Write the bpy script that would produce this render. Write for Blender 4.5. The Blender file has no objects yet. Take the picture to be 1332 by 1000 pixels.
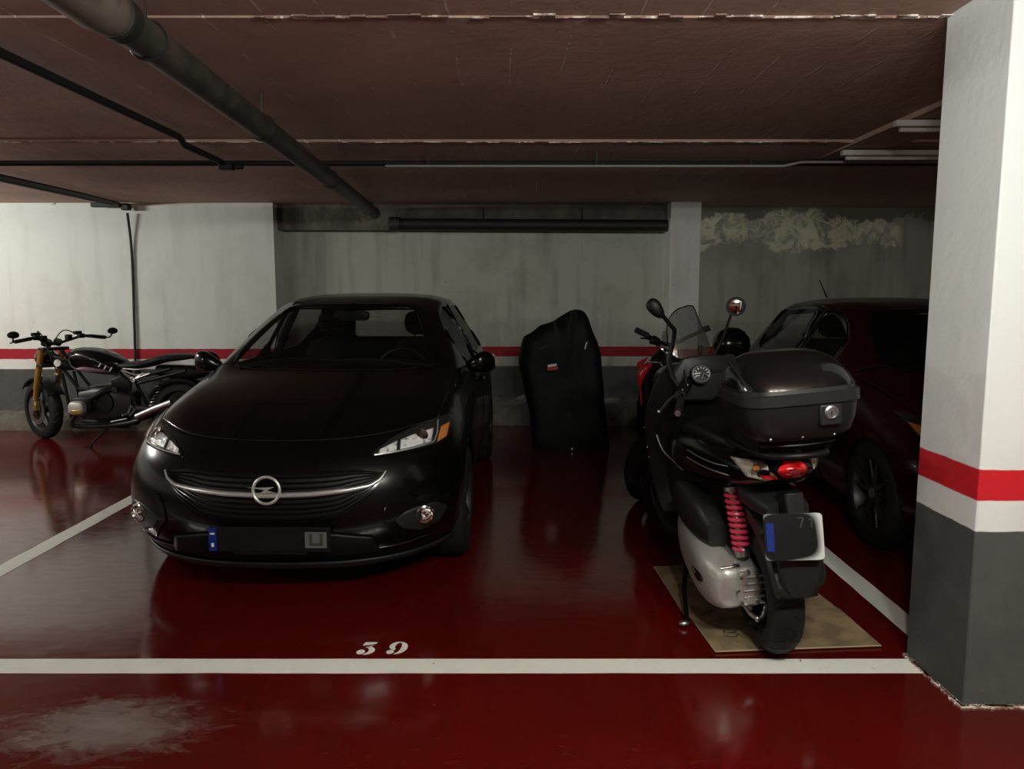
import bpy, bmesh, math, random
from mathutils import Vector, Matrix, noise
from mathutils.bvhtree import BVHTree
random.seed(7)
S = bpy.context.scene
COL = S.collection
PI = math.pi
V = Vector

# ---------------------------------------------------------------- camera, world, lamps, exposure
cam_d = bpy.data.cameras.new('camera'); cam = bpy.data.objects.new('camera', cam_d); COL.objects.link(cam)
cam.location = (0, 0, 1.48); cam.rotation_euler = (math.radians(90-6.87), 0, 0)
cam_d.sensor_fit = 'HORIZONTAL'; cam_d.sensor_width = 36; cam_d.lens = 36*1001/1332; cam_d.clip_start = 0.05
S.camera = cam
S.view_settings.view_transform = 'Standard'; S.view_settings.look = 'None'
S.view_settings.gamma = 1; S.view_settings.use_curve_mapping = False
S.view_settings.exposure = 0.15
w = bpy.data.worlds.new('world'); S.world = w; w.use_nodes = True
w.node_tree.nodes['Background'].inputs[0].default_value = (0.02, 0.022, 0.025, 1)
w.node_tree.nodes['Background'].inputs[1].default_value = 0.1

def tube_lamp(name, a, b, power, color=(.93, 1, .93), n=3):
    """a bare fluorescent tube: a few soft point lamps along it"""
    for i in range(n):
        l = bpy.data.lights.new(name, 'POINT'); l.energy = power/n; l.color = color; l.shadow_soft_size = .07
        o = bpy.data.objects.new(name, l); COL.objects.link(o)
        o.location = V(a).lerp(V(b), (i+.5)/n)
# bare tubes: two over the aisle behind the camera, one over the bays out of frame to the left, plus an added fill at right
tube_lamp('aisle_lamp', (.2, .55, 2.34), (1.5, .55, 2.34), 220)
tube_lamp('aisle_lamp_left', (-6.6, .2, 2.3), (-5.2, .2, 2.3), 110)
tube_lamp('fill_light_right', (4.9, -.3, 2.34), (6.1, -.3, 2.34), 45)  # weak added fill, brightens the back wall on the right
tube_lamp('bay_lamp_left', (-6.2, 5.3, 2.26), (-6.2, 6.6, 2.26), 165, (.93, 1, .94))

# ---------------------------------------------------------------- materials
def mat(name, col, rough=.5, metal=0, coat=0, bump=0, bscale=60, mix=None, mscale=6, mlo=.45, mhi=.6, spec=.5, emit=None, alpha=None, croughness=.05):
    m = bpy.data.materials.new(name); m.use_nodes = True
    nt = m.node_tree; b = nt.nodes['Principled BSDF']
    b.inputs['Base Color'].default_value = (*col, 1); b.inputs['Roughness'].default_value = rough
    b.inputs['Metallic'].default_value = metal; b.inputs['Coat Weight'].default_value = coat
    b.inputs['Coat Roughness'].default_value = croughness
    b.inputs['Specular IOR Level'].default_value = spec
    if alpha is not None: b.inputs['Alpha'].default_value = alpha
    if emit: b.inputs['Emission Color'].default_value = (*emit[0], 1); b.inputs['Emission Strength'].default_value = emit[1]
    tc = nt.nodes.new('ShaderNodeTexCoord')
    if bump:
        n = nt.nodes.new('ShaderNodeTexNoise'); n.inputs['Scale'].default_value = bscale; n.inputs['Detail'].default_value = 5
        bp = nt.nodes.new('ShaderNodeBump'); bp.inputs['Strength'].default_value = bump; bp.inputs['Distance'].default_value = .01
        nt.links.new(tc.outputs['Object'], n.inputs['Vector']); nt.links.new(n.outputs['Fac'], bp.inputs['Height'])
        nt.links.new(bp.outputs['Normal'], b.inputs['Normal'])
    if mix:
        n = nt.nodes.new('ShaderNodeTexNoise'); n.inputs['Scale'].default_value = mscale; n.inputs['Detail'].default_value = 6
        r = nt.nodes.new('ShaderNodeMapRange'); r.inputs['From Min'].default_value = mlo; r.inputs['From Max'].default_value = mhi
        x = nt.nodes.new('ShaderNodeMix'); x.data_type = 'RGBA'
        x.inputs['A'].default_value = (*col, 1); x.inputs['B'].default_value = (*mix, 1)
        nt.links.new(tc.outputs['Object'], n.inputs['Vector']); nt.links.new(n.outputs['Fac'], r.inputs['Value'])
        nt.links.new(r.outputs['Result'], x.inputs['Factor']); nt.links.new(x.outputs['Result'], b.inputs['Base Color'])
    return m

class NG:
    """small helper to write node graphs"""
    def __init__(s, name, rough=.6):
        s.m = bpy.data.materials.new(name); s.m.use_nodes = True; s.nt = s.m.node_tree
        s.b = s.nt.nodes['Principled BSDF']; s.b.inputs['Roughness'].default_value = rough
        s.pos = s.nt.nodes.new('ShaderNodeNewGeometry').outputs['Position']
        sp = s.nt.nodes.new('ShaderNodeSeparateXYZ'); s.link(s.pos, sp.inputs[0]); s.x, s.y, s.z = sp.outputs
    def link(s, a, b): s.nt.links.new(a, b)
    def put(s, v, sock):
        if hasattr(v, 'is_output') or isinstance(v, bpy.types.NodeSocket): s.link(v, sock)
        elif isinstance(v, (tuple, list)): sock.default_value = (*v, 1) if len(v) == 3 and len(sock.default_value) == 4 else v
        else: sock.default_value = v
    def math(s, op, a, b=0.0, clamp=False):
        n = s.nt.nodes.new('ShaderNodeMath'); n.operation = op; n.use_clamp = clamp
        s.put(a, n.inputs[0]); s.put(b, n.inputs[1]); return n.outputs[0]
    def noise(s, scale, detail=5, stretch=(1, 1, 1), rough=.55, dist=0):
        mp = s.nt.nodes.new('ShaderNodeMapping'); mp.inputs['Scale'].default_value = stretch; s.link(s.pos, mp.inputs[0])
        n = s.nt.nodes.new('ShaderNodeTexNoise'); n.inputs['Scale'].default_value = scale; n.inputs['Detail'].default_value = detail
        n.inputs['Roughness'].default_value = rough; n.inputs['Distortion'].default_value = dist
        s.link(mp.outputs[0], n.inputs['Vector']); return n.outputs['Fac']
    def ramp(s, v, lo, hi, a=0.0, b=1.0):
        n = s.nt.nodes.new('ShaderNodeMapRange'); s.put(v, n.inputs['Value']); s.put(lo, n.inputs['From Min']); s.put(hi, n.inputs['From Max'])
        n.inputs['To Min'].default_value = a; n.inputs['To Max'].default_value = b; return n.outputs[0]
    def mix(s, f, a, b):
        n = s.nt.nodes.new('ShaderNodeMix'); n.data_type = 'RGBA'; s.put(f, n.inputs['Factor']); s.put(a, n.inputs['A']); s.put(b, n.inputs['B'])
        return n.outputs['Result']
    def band(s, v, lo, hi, soft=.004):
        return s.math('MULTIPLY', s.ramp(v, lo-soft, lo+soft), s.ramp(v, hi-soft, hi+soft, 1, 0))
    def bump(s, h, strength=.3, dist=.01):
        n = s.nt.nodes.new('ShaderNodeBump'); n.inputs['Strength'].default_value = strength; n.inputs['Distance'].default_value = dist
        s.link(h, n.inputs['Height']); s.link(n.outputs[0], s.b.inputs['Normal'])
    def out(s, col, rough=None):
        s.put(col, s.b.inputs['Base Color'])
        if rough is not None: s.put(rough, s.b.inputs['Roughness'])
        return s.m

def plaster(name, white=(.72, .71, .68), peel=False, grime=(.40, .38, .33), dado=.648, st=(.757, .868), dirt=.5, red=(.55, .004, .012)):
    g = NG(name, .75)
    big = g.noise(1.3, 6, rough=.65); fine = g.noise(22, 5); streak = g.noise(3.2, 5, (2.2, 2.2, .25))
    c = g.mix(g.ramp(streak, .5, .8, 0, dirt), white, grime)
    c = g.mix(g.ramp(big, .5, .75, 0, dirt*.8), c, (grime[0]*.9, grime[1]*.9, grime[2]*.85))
    pit = g.noise(9, 3); c = g.mix(g.ramp(pit, .76, .79), c, (.16, .13, .11))
    h = fine
    if peel:   # damp blistered plaster to the right of the pier
        edge = g.math('ADD', g.z, g.ramp(g.noise(2.3, 6, rough=.7), 0, 1, -.38, .38))
        region = g.math('MULTIPLY', g.band(edge, 1.98, 2.3, .02), g.ramp(g.x, 1.9, 2.05))
        region = g.math('MULTIPLY', region, g.ramp(g.x, 4.25, 4.35, 1, 0))
        blot = g.ramp(g.noise(7, 8, rough=.7, dist=.8), .40, .52)
        c = g.mix(g.math('MULTIPLY', region, blot), c, (.86, .80, .60))
        top = g.math('MULTIPLY', g.ramp(edge, 2.28, 2.32), g.ramp(g.x, 1.9, 2.0))
        c = g.mix(top, c, (.22, .21, .18))
        h = g.math('ADD', fine, g.math('MULTIPLY', region, g.math('MULTIPLY', blot, 3.0)))
    if dado:
        zz = g.math('ADD', g.z, g.ramp(g.noise(14, 2), 0, 1, -.004, .004))
        grey = g.mix(g.ramp(g.noise(5, 6, rough=.7), .45, .75), (.062, .066, .062), (.085, .088, .082))
        scuff = g.ramp(g.noise(16, 7, (1, 1, .35), rough=.75), .66, .72, 0, .55)
        grey = g.mix(scuff, grey, (.30, .29, .27))
        c = g.mix(g.ramp(zz, dado-.002, dado+.002, 1, 0), c, grey)
        c = g.mix(g.band(zz, st[0], st[1], .002), c, red)
    g.bump(h, .35, .006)
    return g.out(c)

M = {}
def build_materials():
    # floor: glossy red resin paint with scuffs and one dusty grey patch
    g = NG('red_floor_paint', .2)
    n1 = g.noise(1.1, 6); n2 = g.noise(9, 6, (1, 3, 1)); n3 = g.noise(60, 3)
    c = g.mix(g.ramp(n1, .35, .7), (.098, .0030, .0018), (.072, .0040, .0024))
    c = g.mix(g.ramp(n2, .62, .75, 0, .35), c, (.16, .02, .012))
    c = g.mix(g.ramp(g.noise(38, 2), .79, .80, 0, .6), c, (.5, .4, .35))
    dx = g.math('MULTIPLY', g.math('ADD', g.x, 1.40), 2.6); dy = g.math('MULTIPLY', g.math('ADD', g.y, -2.48), 4.6)
    d = g.math('SQRT', g.math('ADD', g.math('MULTIPLY', dx, dx), g.math('MULTIPLY', dy, dy)))
    d = g.math('ADD', d, g.ramp(g.noise(7, 8, (1, 2, 1), rough=.75, dist=.6), .2, .8, -.65, .65))
    dust = g.ramp(d, .1, 1.0, .75, 0)
    c = g.mix(dust, c, (.20, .19, .165))
    g.b.inputs['Specular IOR Level'].default_value = .62
    r = g.math('ADD', g.ramp(n2, .3, .8, .09, .20), g.math('MULTIPLY', dust, .4))
    g.bump(g.noise(2.4, 3), .10, .02)
    M['floor'] = g.out(c, r)
    M['wall'] = plaster('painted_wall', peel=True, white=(.47, .47, .41), grime=(.25, .235, .19), dirt=.9, red=(.30, .003, .012))  # back wall shade put into the paint: darker white and red stripe
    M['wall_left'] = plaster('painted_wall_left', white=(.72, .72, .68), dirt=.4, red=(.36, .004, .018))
    M['pier'] = plaster('painted_pier', dirt=.5)
    M['pillar'] = plaster('painted_pillar', white=(.72, .72, .71), grime=(.55, .54, .52), dirt=.3)
    # ceiling: shuttered concrete with board seams and chips; brown tint carries the red floor's bounce
    g = NG('shuttered_ceiling', .7)
    wob = g.math('ADD', g.x, g.ramp(g.noise(.6, 2), 0, 1, -.05, .05))
    fr = g.math('FRACT', g.math('MULTIPLY', wob, 4.3))
    seam = g.math('MULTIPLY', g.band(fr, .0, .045, .010), g.ramp(g.noise(1.4, 6, (1, 1.3, 1), rough=.7), .50, .56))
    blis = g.noise(13, 7, rough=.7)
    c = g.mix(g.ramp(g.noise(1.5, 6), .3, .7), (.50, .315, .25), (.37, .225, .175))
    c = g.mix(g.ramp(g.noise(11, 5, rough=.7), .66, .78, 0, .6), c, (.09, .05, .04))
    c = g.mix(g.math('MULTIPLY', seam, .9), c, (.75, .58, .48))
    c = g.mix(g.ramp(g.noise(6, 8, (1, 1, 1), rough=.85), .72, .74, 0, .7), c, (.55, .44, .38))
    g.bump(g.math('ADD', blis, g.math('MULTIPLY', seam, 1.2)), .6, .02)
    M['ceiling'] = g.out(c)
    g = NG('rough_concrete', .9)
    c = g.mix(g.ramp(g.noise(6, 7), .35, .7), (.17, .155, .125), (.09, .08, .065))
    zz = g.math('ADD', g.z, g.ramp(g.noise(9, 6, rough=.7), 0, 1, -.05, .05))
    c = g.mix(g.math('MULTIPLY', g.band(zz, .24, .40, .008), g.ramp(g.noise(3, 4), .48, .56)), c, (.42, .40, .36))
    g.bump(g.noise(18, 8, rough=.7), .9, .03)
    M['concrete'] = g.out(c)
    g = NG('chipped_plaster_edge', .8)
    M['chip'] = g.out(g.mix(g.ramp(g.noise(9, 6, rough=.7), .42, .5), (.72, .64, .56), (.22, .12, .09)))
    g = NG('floor_line_paint', .45)
    c = g.mix(g.ramp(g.noise(10, 6, rough=.75), .55, .72, 0, .35), (.82, .83, .76), (.5, .48, .44))
    c = g.mix(g.ramp(g.noise(34, 5), .72, .74), c, (.12, .08, .07))
    M['line'] = g.out(c)
    M['black_paint'] = mat('black_car_paint', (.002, .0019, .0018), .22, 0, .25, spec=.28, croughness=.03)
    M['red_paint'] = mat('dark_red_car_paint', (.022, .0008, .0014), .3, 0, .2, spec=.25)
    M['glass'] = mat('tinted_glass', (.006, .008, .007), .02, 0, 0, spec=.55, alpha=.42)
    M['screen'] = mat('smoked_windscreen', (.05, .05, .045), .08, 0, 0, spec=.5, alpha=.72)
    M['clear'] = mat('clear_lens', (.25, .25, .25), .03, 0, 0, spec=.5, alpha=.04)
    M['chrome'] = mat('chrome', (.72, .72, .70), .12, 1)
    M['brightbar'] = mat('polished_trim', (.75, .75, .73), .30, .75)
    M['mirror'] = mat('mirror_glass', (.85, .85, .85), .03, 1)
    M['satin'] = mat('satin_metal', (.42, .42, .42), .38, 1)
    M['alu'] = mat('cast_aluminium', (.52, .51, .48), .42, .55, bump=.15, bscale=70)
    M['dalu'] = mat('dark_metal', (.035, .034, .033), .4, .6)
    M['plastic'] = mat('black_plastic', (.0045, .0045, .0045), .45, bump=.12, bscale=300, spec=.25)
    M['gloss'] = mat('gloss_black', (.003, .003, .003), .18, 0, .12, spec=.3)
    M['greyplastic'] = mat('dark_grey_plastic', (.013, .0135, .0125), .42, spec=.35, bump=.08, bscale=350)
    M['box'] = mat('top_box_plastic', (.0085, .0085, .0078), .40, spec=.4, bump=.08, bscale=350)
    M['boxlid'] = mat('top_box_gloss_lid', (.004, .004, .004), .14, 0, .25, spec=.4)
    M['rubber'] = mat('tyre_rubber', (.0085, .008, .008), .7, spec=.3, bump=.3, bscale=120)
    M['seatm'] = mat('black_vinyl', (.004, .004, .004), .5, spec=.25, bump=.1, bscale=200)
    M['cloth'] = mat('interior_cloth', (.006, .006, .0055), .9, spec=.2, bump=.1, bscale=200)
    M['cover'] = mat('black_nylon_cover', (.0022, .0021, .0022), .6, spec=.2, bump=.25, bscale=26)
    M['gold'] = mat('gold_fork', (.62, .38, .09), .35, .8)
    M['brass'] = mat('brass_cover', (.45, .30, .09), .35, .8)
    M['springred'] = mat('red_spring', (.50, .03, .065), .35, 0, .3)
    M['redpanel'] = mat('red_panel', (.40, .006, .010), .3, 0, .6)
    M['redlens'] = mat('red_lamp_lens', (.30, .003, .005), .10, 0, .5, mix=(.75, .02, .02), mscale=30)
    M['amber'] = mat('amber_lens', (.7, .22, .03), .15, 0, .4)
    M['reflector'] = mat('lamp_reflector', (.95, .95, .95), .25, .15, bump=.6, bscale=60, mix=(.25, .25, .25), mscale=30, mlo=.52, mhi=.66)
    M['whitelens'] = mat('white_lens', (.50, .48, .40), .12, .1, .5, bump=.5, bscale=60, mix=(.10, .07, .05), mscale=22, mlo=.5, mhi=.6)
    M['card'] = mat('cardboard', (.25, .185, .10), .85, bump=.15, bscale=30, mix=(.15, .105, .06), mscale=7)
    M['cardedge'] = mat('cardboard_edge', (.36, .27, .17), .9)
    M['ink'] = mat('ink', (.03, .03, .025), .7)
    M['white'] = mat('white_print', (.7, .7, .68), .5)
    M['grey'] = mat('grey_print', (.10, .10, .10), .5)
    M['blue'] = mat('blue_plate_strip', (.006, .022, .17), .3)
    M['purple'] = mat('mauve_panel', (.17, .09, .11), .35, .2)
    M['cable'] = mat('black_cable', (.010, .009, .008), .6)
    M['pipe'] = mat('grey_drain_pipe', (.030, .025, .020), .5, mix=(.05, .04, .03), mscale=5, bump=.2, bscale=12)
    M['pipelight'] = mat('pale_pipe_socket', (.13, .10, .08), .55, mix=(.05, .035, .028), mscale=7, bump=.3, bscale=14)
    M['conduit'] = mat('pale_conduit', (.34, .29, .26), .5)
    M['lampbody'] = mat('lamp_batten', (.62, .55, .52), .5)

# ---------------------------------------------------------------- mesh builder
def frame(d):
    d = V(d).normalized(); a = V((0, 0, 1)) if abs(d.z) < .9 else V((1, 0, 0))
    u = d.cross(a).normalized(); return u, u.cross(d).normalized()   # u, v perpendicular to d
def smoothpath(p, n=6):
    p = [V(q) for q in p]; out = []
    if len(p) < 3: return p
    for i in range(len(p)-1):
        a = p[i-1] if i else p[0]*2-p[1]; b = p[i]; c = p[i+1]; d = p[i+2] if i+2 < len(p) else p[-1]*2-p[-2]
        for k in range(n):
            t = k/n
            out.append(.5*((2*b)+(c-a)*t+(2*a-5*b+4*c-d)*t*t+(3*b-a-3*c+d)*t**3))
    out.append(p[-1]); return out
class MB:
    def __init__(s): s.v = []; s.f = []
    def add(s, vs, fs):
        o = len(s.v); s.v += [V(q) for q in vs]; s.f += [tuple(o+i for i in f) for f in fs]; return s
    def box(s, c, d, rot=None):
        c = V(c); R = rot.to_3x3() if rot else Matrix.Identity(3)
        vs = [c+R @ V((x*d[0]/2, y*d[1]/2, z*d[2]/2)) for x in (-1, 1) for y in (-1, 1) for z in (-1, 1)]
        return s.add(vs, [(0, 1, 3, 2), (4, 6, 7, 5), (0, 4, 5, 1), (2, 3, 7, 6), (0, 2, 6, 4), (1, 5, 7, 3)])
    def rings(s, rs, cap=True, closed=True, loop=False):
        n = len(rs[0]); vs = [q for r in rs for q in r]; fs = []
        m = len(rs)
        for i in range(m if loop else m-1):
            for k in range(n if closed else n-1):
                a = i*n+k; b = i*n+(k+1) % n; c = ((i+1) % m)*n+(k+1) % n; d = ((i+1) % m)*n+k
                fs.append((a, b, c, d))
        if cap and not loop and closed: fs.append(tuple(range(n-1, -1, -1))); fs.append(tuple((m-1)*n+k for k in range(n)))
        return s.add(vs, fs)
    def tube(s, path, r, n=12, smooth=0, cap=True, flat=1.0, up=None):
        p = smoothpath(path, smooth) if smooth else [V(q) for q in path]
        R = r if isinstance(r, (list, tuple)) else [r]*len(p)
        if len(R) != len(p): R = [R[0]+(R[-1]-R[0])*0 if False else _lerp(R, i/(len(p)-1)) for i in range(len(p))]
        rs = []; u = None
        for i, q in enumerate(p):
            d = (p[min(i+1, len(p)-1)]-p[max(i-1, 0)]).normalized()
            if up is not None: v_ = (V(up)-d*d.dot(V(up))).normalized(); u = d.cross(v_)
            elif u is None: u, v_ = frame(d)
            else: u = (u-d*d.dot(u)).normalized()
            v = u.cross(d)
            rs.append([q+u*math.cos(t)*R[i]+v*math.sin(t)*R[i]*flat for t in [2*PI*k/n for k in range(n)]])
        return s.rings(rs, cap)
    def cyl(s, a, b, r, r2=None, n=20): return s.tube([a, b], [r, r if r2 is None else r2], n)
    def lathe(s, prof, c, ax=(0, 0, 1), n=32, arc=2*PI):
        c = V(c); ax = V(ax).normalized(); u, v = frame(ax); full = abs(arc-2*PI) < 1e-6
        m = n if full else n+1
        rs = [[c+ax*h+(u*math.cos(arc*k/n)+v*math.sin(arc*k/n))*r for k in range(m)] for r, h in prof]
        return s.rings(rs, cap=full, closed=full, loop=full and prof[0][0] > .002 and prof[-1][0] > .002)
    def ball(s, c, r, n=16, ax=(0, 0, 1)):
        r = r if isinstance(r, (tuple, list)) else (r, r, r); rs = []
        for i in range(1, n//2+1):
            a = PI*i/(n//2+1)
            rs.append([V(c)+V((math.sin(a)*math.cos(t)*r[0], math.sin(a)*math.sin(t)*r[1], -math.cos(a)*r[2])) for t in [2*PI*k/n for k in range(n)]])
        return s.rings(rs)
    def poly(s, pts, o, u, v, th):
        o, u, v = V(o), V(u).normalized(), V(v).normalized(); w_ = u.cross(v)*th; n = len(pts)
        a = [o+u*x+v*y for x, y in pts]
        return s.add(a+[q-w_ for q in a], [tuple(range(n)), tuple(range(2*n-1, n-1, -1))]+[(k, k+n, (k+1) % n+n, (k+1) % n) for k in range(n)])
    def torus(s, c, ax, R, r, n=40, m=12, flat=1):
        c = V(c); ax = V(ax).normalized(); u, v = frame(ax)
        rs = []
        for i in range(n):
            d = u*math.cos(2*PI*i/n)+v*math.sin(2*PI*i/n)
            rs.append([c+d*(R+r*math.cos(2*PI*k/m))+ax*(r*flat*math.sin(2*PI*k/m)) for k in range(m)])
        return s.rings(rs, loop=True)
    def build(s, name, m, parent=None, bevel=0, sub=0, sharp=38, solid=0, xf=None):
        me = bpy.data.meshes.new(name); pts = [xf @ q for q in s.v] if xf else s.v
        me.from_pydata([tuple(q) for q in pts], [], s.f); me.validate()
        bm = bmesh.new(); bm.from_mesh(me); bmesh.ops.recalc_face_normals(bm, faces=bm.faces); bm.to_mesh(me); bm.free()
        me.polygons.foreach_set('use_smooth', [True]*len(me.polygons))
        if not sub: me.set_sharp_from_angle(angle=math.radians(sharp))
        me.materials.append(M[m] if isinstance(m, str) else m)
        o = bpy.data.objects.new(name, me); COL.objects.link(o)
        if solid: q = o.modifiers.new('solid', 'SOLIDIFY'); q.thickness = solid
        if bevel: q = o.modifiers.new('bevel', 'BEVEL'); q.width = bevel; q.segments = 2; q.limit_method = 'ANGLE'; q.angle_limit = math.radians(35)
        if sub: q = o.modifiers.new('sub', 'SUBSURF'); q.levels = sub; q.render_levels = sub
        if parent: o.parent = parent
        return o
def _lerp(R, t):
    x = t*(len(R)-1); i = min(int(x), len(R)-2); f = x-i; return R[i]*(1-f)+R[i+1]*f
def se(c, u, v, a, b, p=2.5, n=24, top=None):
    """superellipse ring; top: other half height above the centre"""
    c, u, v = V(c), V(u), V(v); out = []
    for k in range(n):
        t = 2*PI*k/n; cs, sn = math.cos(t), math.sin(t)
        bb = top if (top is not None and sn > 0) else b
        out.append(c+u*(a*math.copysign(abs(cs)**(2/p), cs))+v*(bb*math.copysign(abs(sn)**(2/p), sn)))
    return out
def loft(secs, u=(1, 0, 0), v=(0, 0, 1), n=24, p=2.5, sm=0):
    """secs: (centre, half width, half height[, p]) -> MB"""
    if sm:
        full = [(*V(q[0]), q[1], q[2], q[3] if len(q) > 3 else p) for q in secs]; out = []
        for i in range(len(full)-1):
            a = full[i-1] if i else full[0]; b = full[i]; c = full[i+1]; d = full[i+2] if i+2 < len(full) else full[-1]
            for k in range(sm):
                t = k/sm
                out.append([.5*((2*B)+(C_-A)*t+(2*A-5*B+4*C_-D)*t*t+(3*B-A-3*C_+D)*t**3) for A, B, C_, D in zip(a, b, c, d)])
        out.append(list(full[-1])); secs = [(q[:3], max(q[3], .001), max(q[4], .001), max(q[5], 1.2)) for q in out]
    return MB().rings([se(q[0], u, v, q[1], q[2], q[3] if len(q) > 3 else p, n) for q in secs])
def empty(name, loc, label, cat, rot=(0, 0, 0), group=None):
    o = bpy.data.objects.new(name, None); COL.objects.link(o); o.location = loc; o.rotation_euler = rot
    o.empty_display_size = .2; tag(o, label, cat, group); return o
def tag(o, label, cat=None, group=None):
    o['label'] = label
    if cat: o['category'] = cat
    if group: o['group'] = group
    return o
def struct(o): o['kind'] = 'structure'; return o
build_materials()
# ---------------------------------------------------------------- the garage itself
def slab(name, c, d, m, bevel=0): return struct(MB().box(c, d).build(name, m, bevel=bevel))
slab('floor', (0, 2, -.05), (20, 16, .1), 'floor')
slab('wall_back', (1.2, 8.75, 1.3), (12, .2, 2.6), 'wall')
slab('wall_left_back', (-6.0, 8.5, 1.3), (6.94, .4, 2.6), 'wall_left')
slab('wall_left', (-9.6, 2, 1.3), (.2, 16, 2.6), 'pier')
slab('wall_right', (9.6, 2, 1.3), (.2, 16, 2.6), 'ceiling')
slab('wall_front', (0, -5.6, 1.3), (20, .2, 2.6), 'ceiling')
slab('pillar_front', (1.98, 2.81, 1.3), (.72, .40, 2.6), 'pillar', .006)
slab('pillar_back', (1.83, 8.45, 1.22), (.32, .42, 2.5), 'pier', .006)
slab('pillar_right', (4.95, 8.45, 1.22), (.3, .42, 2.5), 'pier', .006)
# ceiling: slab over the bays, down-stand beam on the pillar line, lower slab at the back
slab('ceiling', (0, 4.15, 2.57), (20, 2.3, .16), 'ceiling')
slab('ceiling_aisle', (0, -1.7, 2.60), (20, 8.3, .12), 'ceiling')
slab('beam_front', (0, 2.72, 2.57), (20, .56, .145), 'ceiling')
struct(MB().add([(-10, 5.3, 2.474), (10, 5.3, 2.474), (10, 8.65, 2.405), (-10, 8.65, 2.405), (-10, 5.3, 2.63), (10, 5.3, 2.63), (10, 8.65, 2.63), (-10, 8.65, 2.63)], [(0, 1, 2, 3), (4, 5, 6, 7), (0, 1, 5, 4), (2, 3, 7, 6), (0, 3, 7, 4), (1, 2, 6, 5)]).build('ceiling_back', 'ceiling'))
slab('beam_cross', (2.45, 5.8, 2.53), (.34, 5.4, .14), 'ceiling')
slab('beam_back', (-.45, 8.55, 2.28), (4.2, .2, .28), 'concrete')
# chipped white arrises of the two beams
def chips(y, z, x0, x1, w0, w1, seed, keep, h=.006):
    rnd = random.Random(seed); b = MB(); x = x0
    while x < x1:
        L = rnd.uniform(.02, .09); a = w0+(w1-w0)*rnd.random()**2
        if rnd.random() < keep:
            b.box((x+L/2, y-a/2, z-h/2), (L*1.02, a, h*rnd.uniform(.6, 1.4)))
        x += L
    return struct(b.build('trim_1', 'chip'))
chips(3.003, 2.4935, -.95, 1.62, .008, .040, 3, .92)
chips(5.31, 2.475, -5, 2.28, .008, .035, 5, .75)
# low rough concrete ledge along the walls
def ledge(name, x0, x1, y, dep, h, seed):
    rnd = random.Random(seed); n = int((x1-x0)/.06); b = MB(); rs = []
    for i in range(n+1):
        x = x0+(x1-x0)*i/n; hh = h*(1+.22*noise.noise(V((x*1.7, seed, 0)))+.10*noise.noise(V((x*9, seed, 2))))
        d = dep*(1+.25*noise.noise(V((x*3, seed, 5))))
        rs.append([V((x, y, 0)), V((x, y-dep-.01*noise.noise(V((x*8, 1, 1))), 0)), V((x, y-dep*.95, hh*.5)), V((x, y-d*.8, hh*.86)), V((x, y-d*.35, hh)), V((x, y, hh*1.04))])
    b.rings(rs); return struct(b.build(name, 'concrete'))
ledge('baseboard_back', -2.5, 4.8, 8.66, .20, .29, 1)
ledge('baseboard_left', -9, -2.5, 8.31, .16, .19, 4)
# painted floor lines
def line(name, x0, x1, y0, y1):
    b = MB(); n = max(2, int(max(x1-x0, y1-y0)/.12)); lx = (x1-x0) > (y1-y0); rs = []
    for i in range(n+1):
        t = i/n; j1 = .004*noise.noise(V((t*40, 3, 1))); j2 = .004*noise.noise(V((t*40, 9, 1)))
        if lx: rs.append([V((x0+(x1-x0)*t, y0+j1, .0015)), V((x0+(x1-x0)*t, y1+j2, .0015))])
        else: rs.append([V((x0+j1, y0+(y1-y0)*t, .0015)), V((x1+j2, y0+(y1-y0)*t, .0015))])
    b.rings(rs, cap=False, closed=False); return struct(b.build(name, 'line'))
line('trim_2', -9, 1.615, 2.848, 2.968)
line('trim_3', -2.79, -2.675, 2.968, 8.1)
line('trim_4', 1.715, 1.83, 3.02, 8.2)
# rim of worn whitish mortar round the near pillar's foot
b = MB(); rnd = random.Random(11)
for i in range(110):
    a_ = rnd.uniform(.008, .03); w_ = rnd.uniform(.006, .018)
    if i < 70: b.box((1.618+i*.0088, 2.606-w_*.3, .004), (a_, w_, .008), Matrix.Rotation(rnd.uniform(-.6, .6), 4, 'Z'))
    else: b.box((1.616-w_*.3, 2.61+(i-70)*.0098, .004), (w_, a_, .008), Matrix.Rotation(rnd.uniform(-.6, .6), 4, 'Z'))
struct(b.build('trim_5', 'chip'))
# the stencilled bay number
def digit(shapes, ox, oy, w, h, name, label):
    b = MB()
    for pts in shapes:
        q = [(ox+(x+y*.10)*w, oy+y*h) for x, y in pts]
        b.add([(x, y, .002) for x, y in q], [tuple(range(len(q)))])
    o = b.build(name, 'line'); tag(o, label, 'floor number', 'bay number 39 on the floor'); return o
def arcp(cx, cy, rx, ry, a0, a1, n=12): return [(cx+rx*math.cos(math.radians(a0+(a1-a0)*i/n)), cy+ry*math.sin(math.radians(a0+(a1-a0)*i/n))) for i in range(n+1)]
three = [[(.16, 1.0), (.86, 1.0), (.80, .86), (.55, .80), (.40, .76), (.10, .72), (.10, .84)],
         [(.28, .58), (.56, .70), (.74, .80), (.60, .60), (.47, .53)],
         arcp(.42, .31, .50, .33, 88, -98, 20)+[(.44, .08), (.56, .18), (.58, .34), (.50, .48), (.36, .56)],
         arcp(.16, .20, .22, .19, 150, 460, 14)[:10]+[(.30, .02), (.10, .0)]]
three[3] = arcp(.17, .20, .23, .19, 0, 360, 16)[:-1]
nine = [arcp(.44, .66, .44, .34, 80, 262, 16)+[(.40, .42), (.34, .50), (.31, .66), (.36, .84), (.50, .93)],
        arcp(.46, .50, .54, .50, 84, -96, 24)+[(.42, .06), (.55, .14), (.64, .34), (.66, .56), (.62, .80), (.52, .93)],
        arcp(.17, .17, .20, .17, 0, 360, 16)[:-1]]
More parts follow.
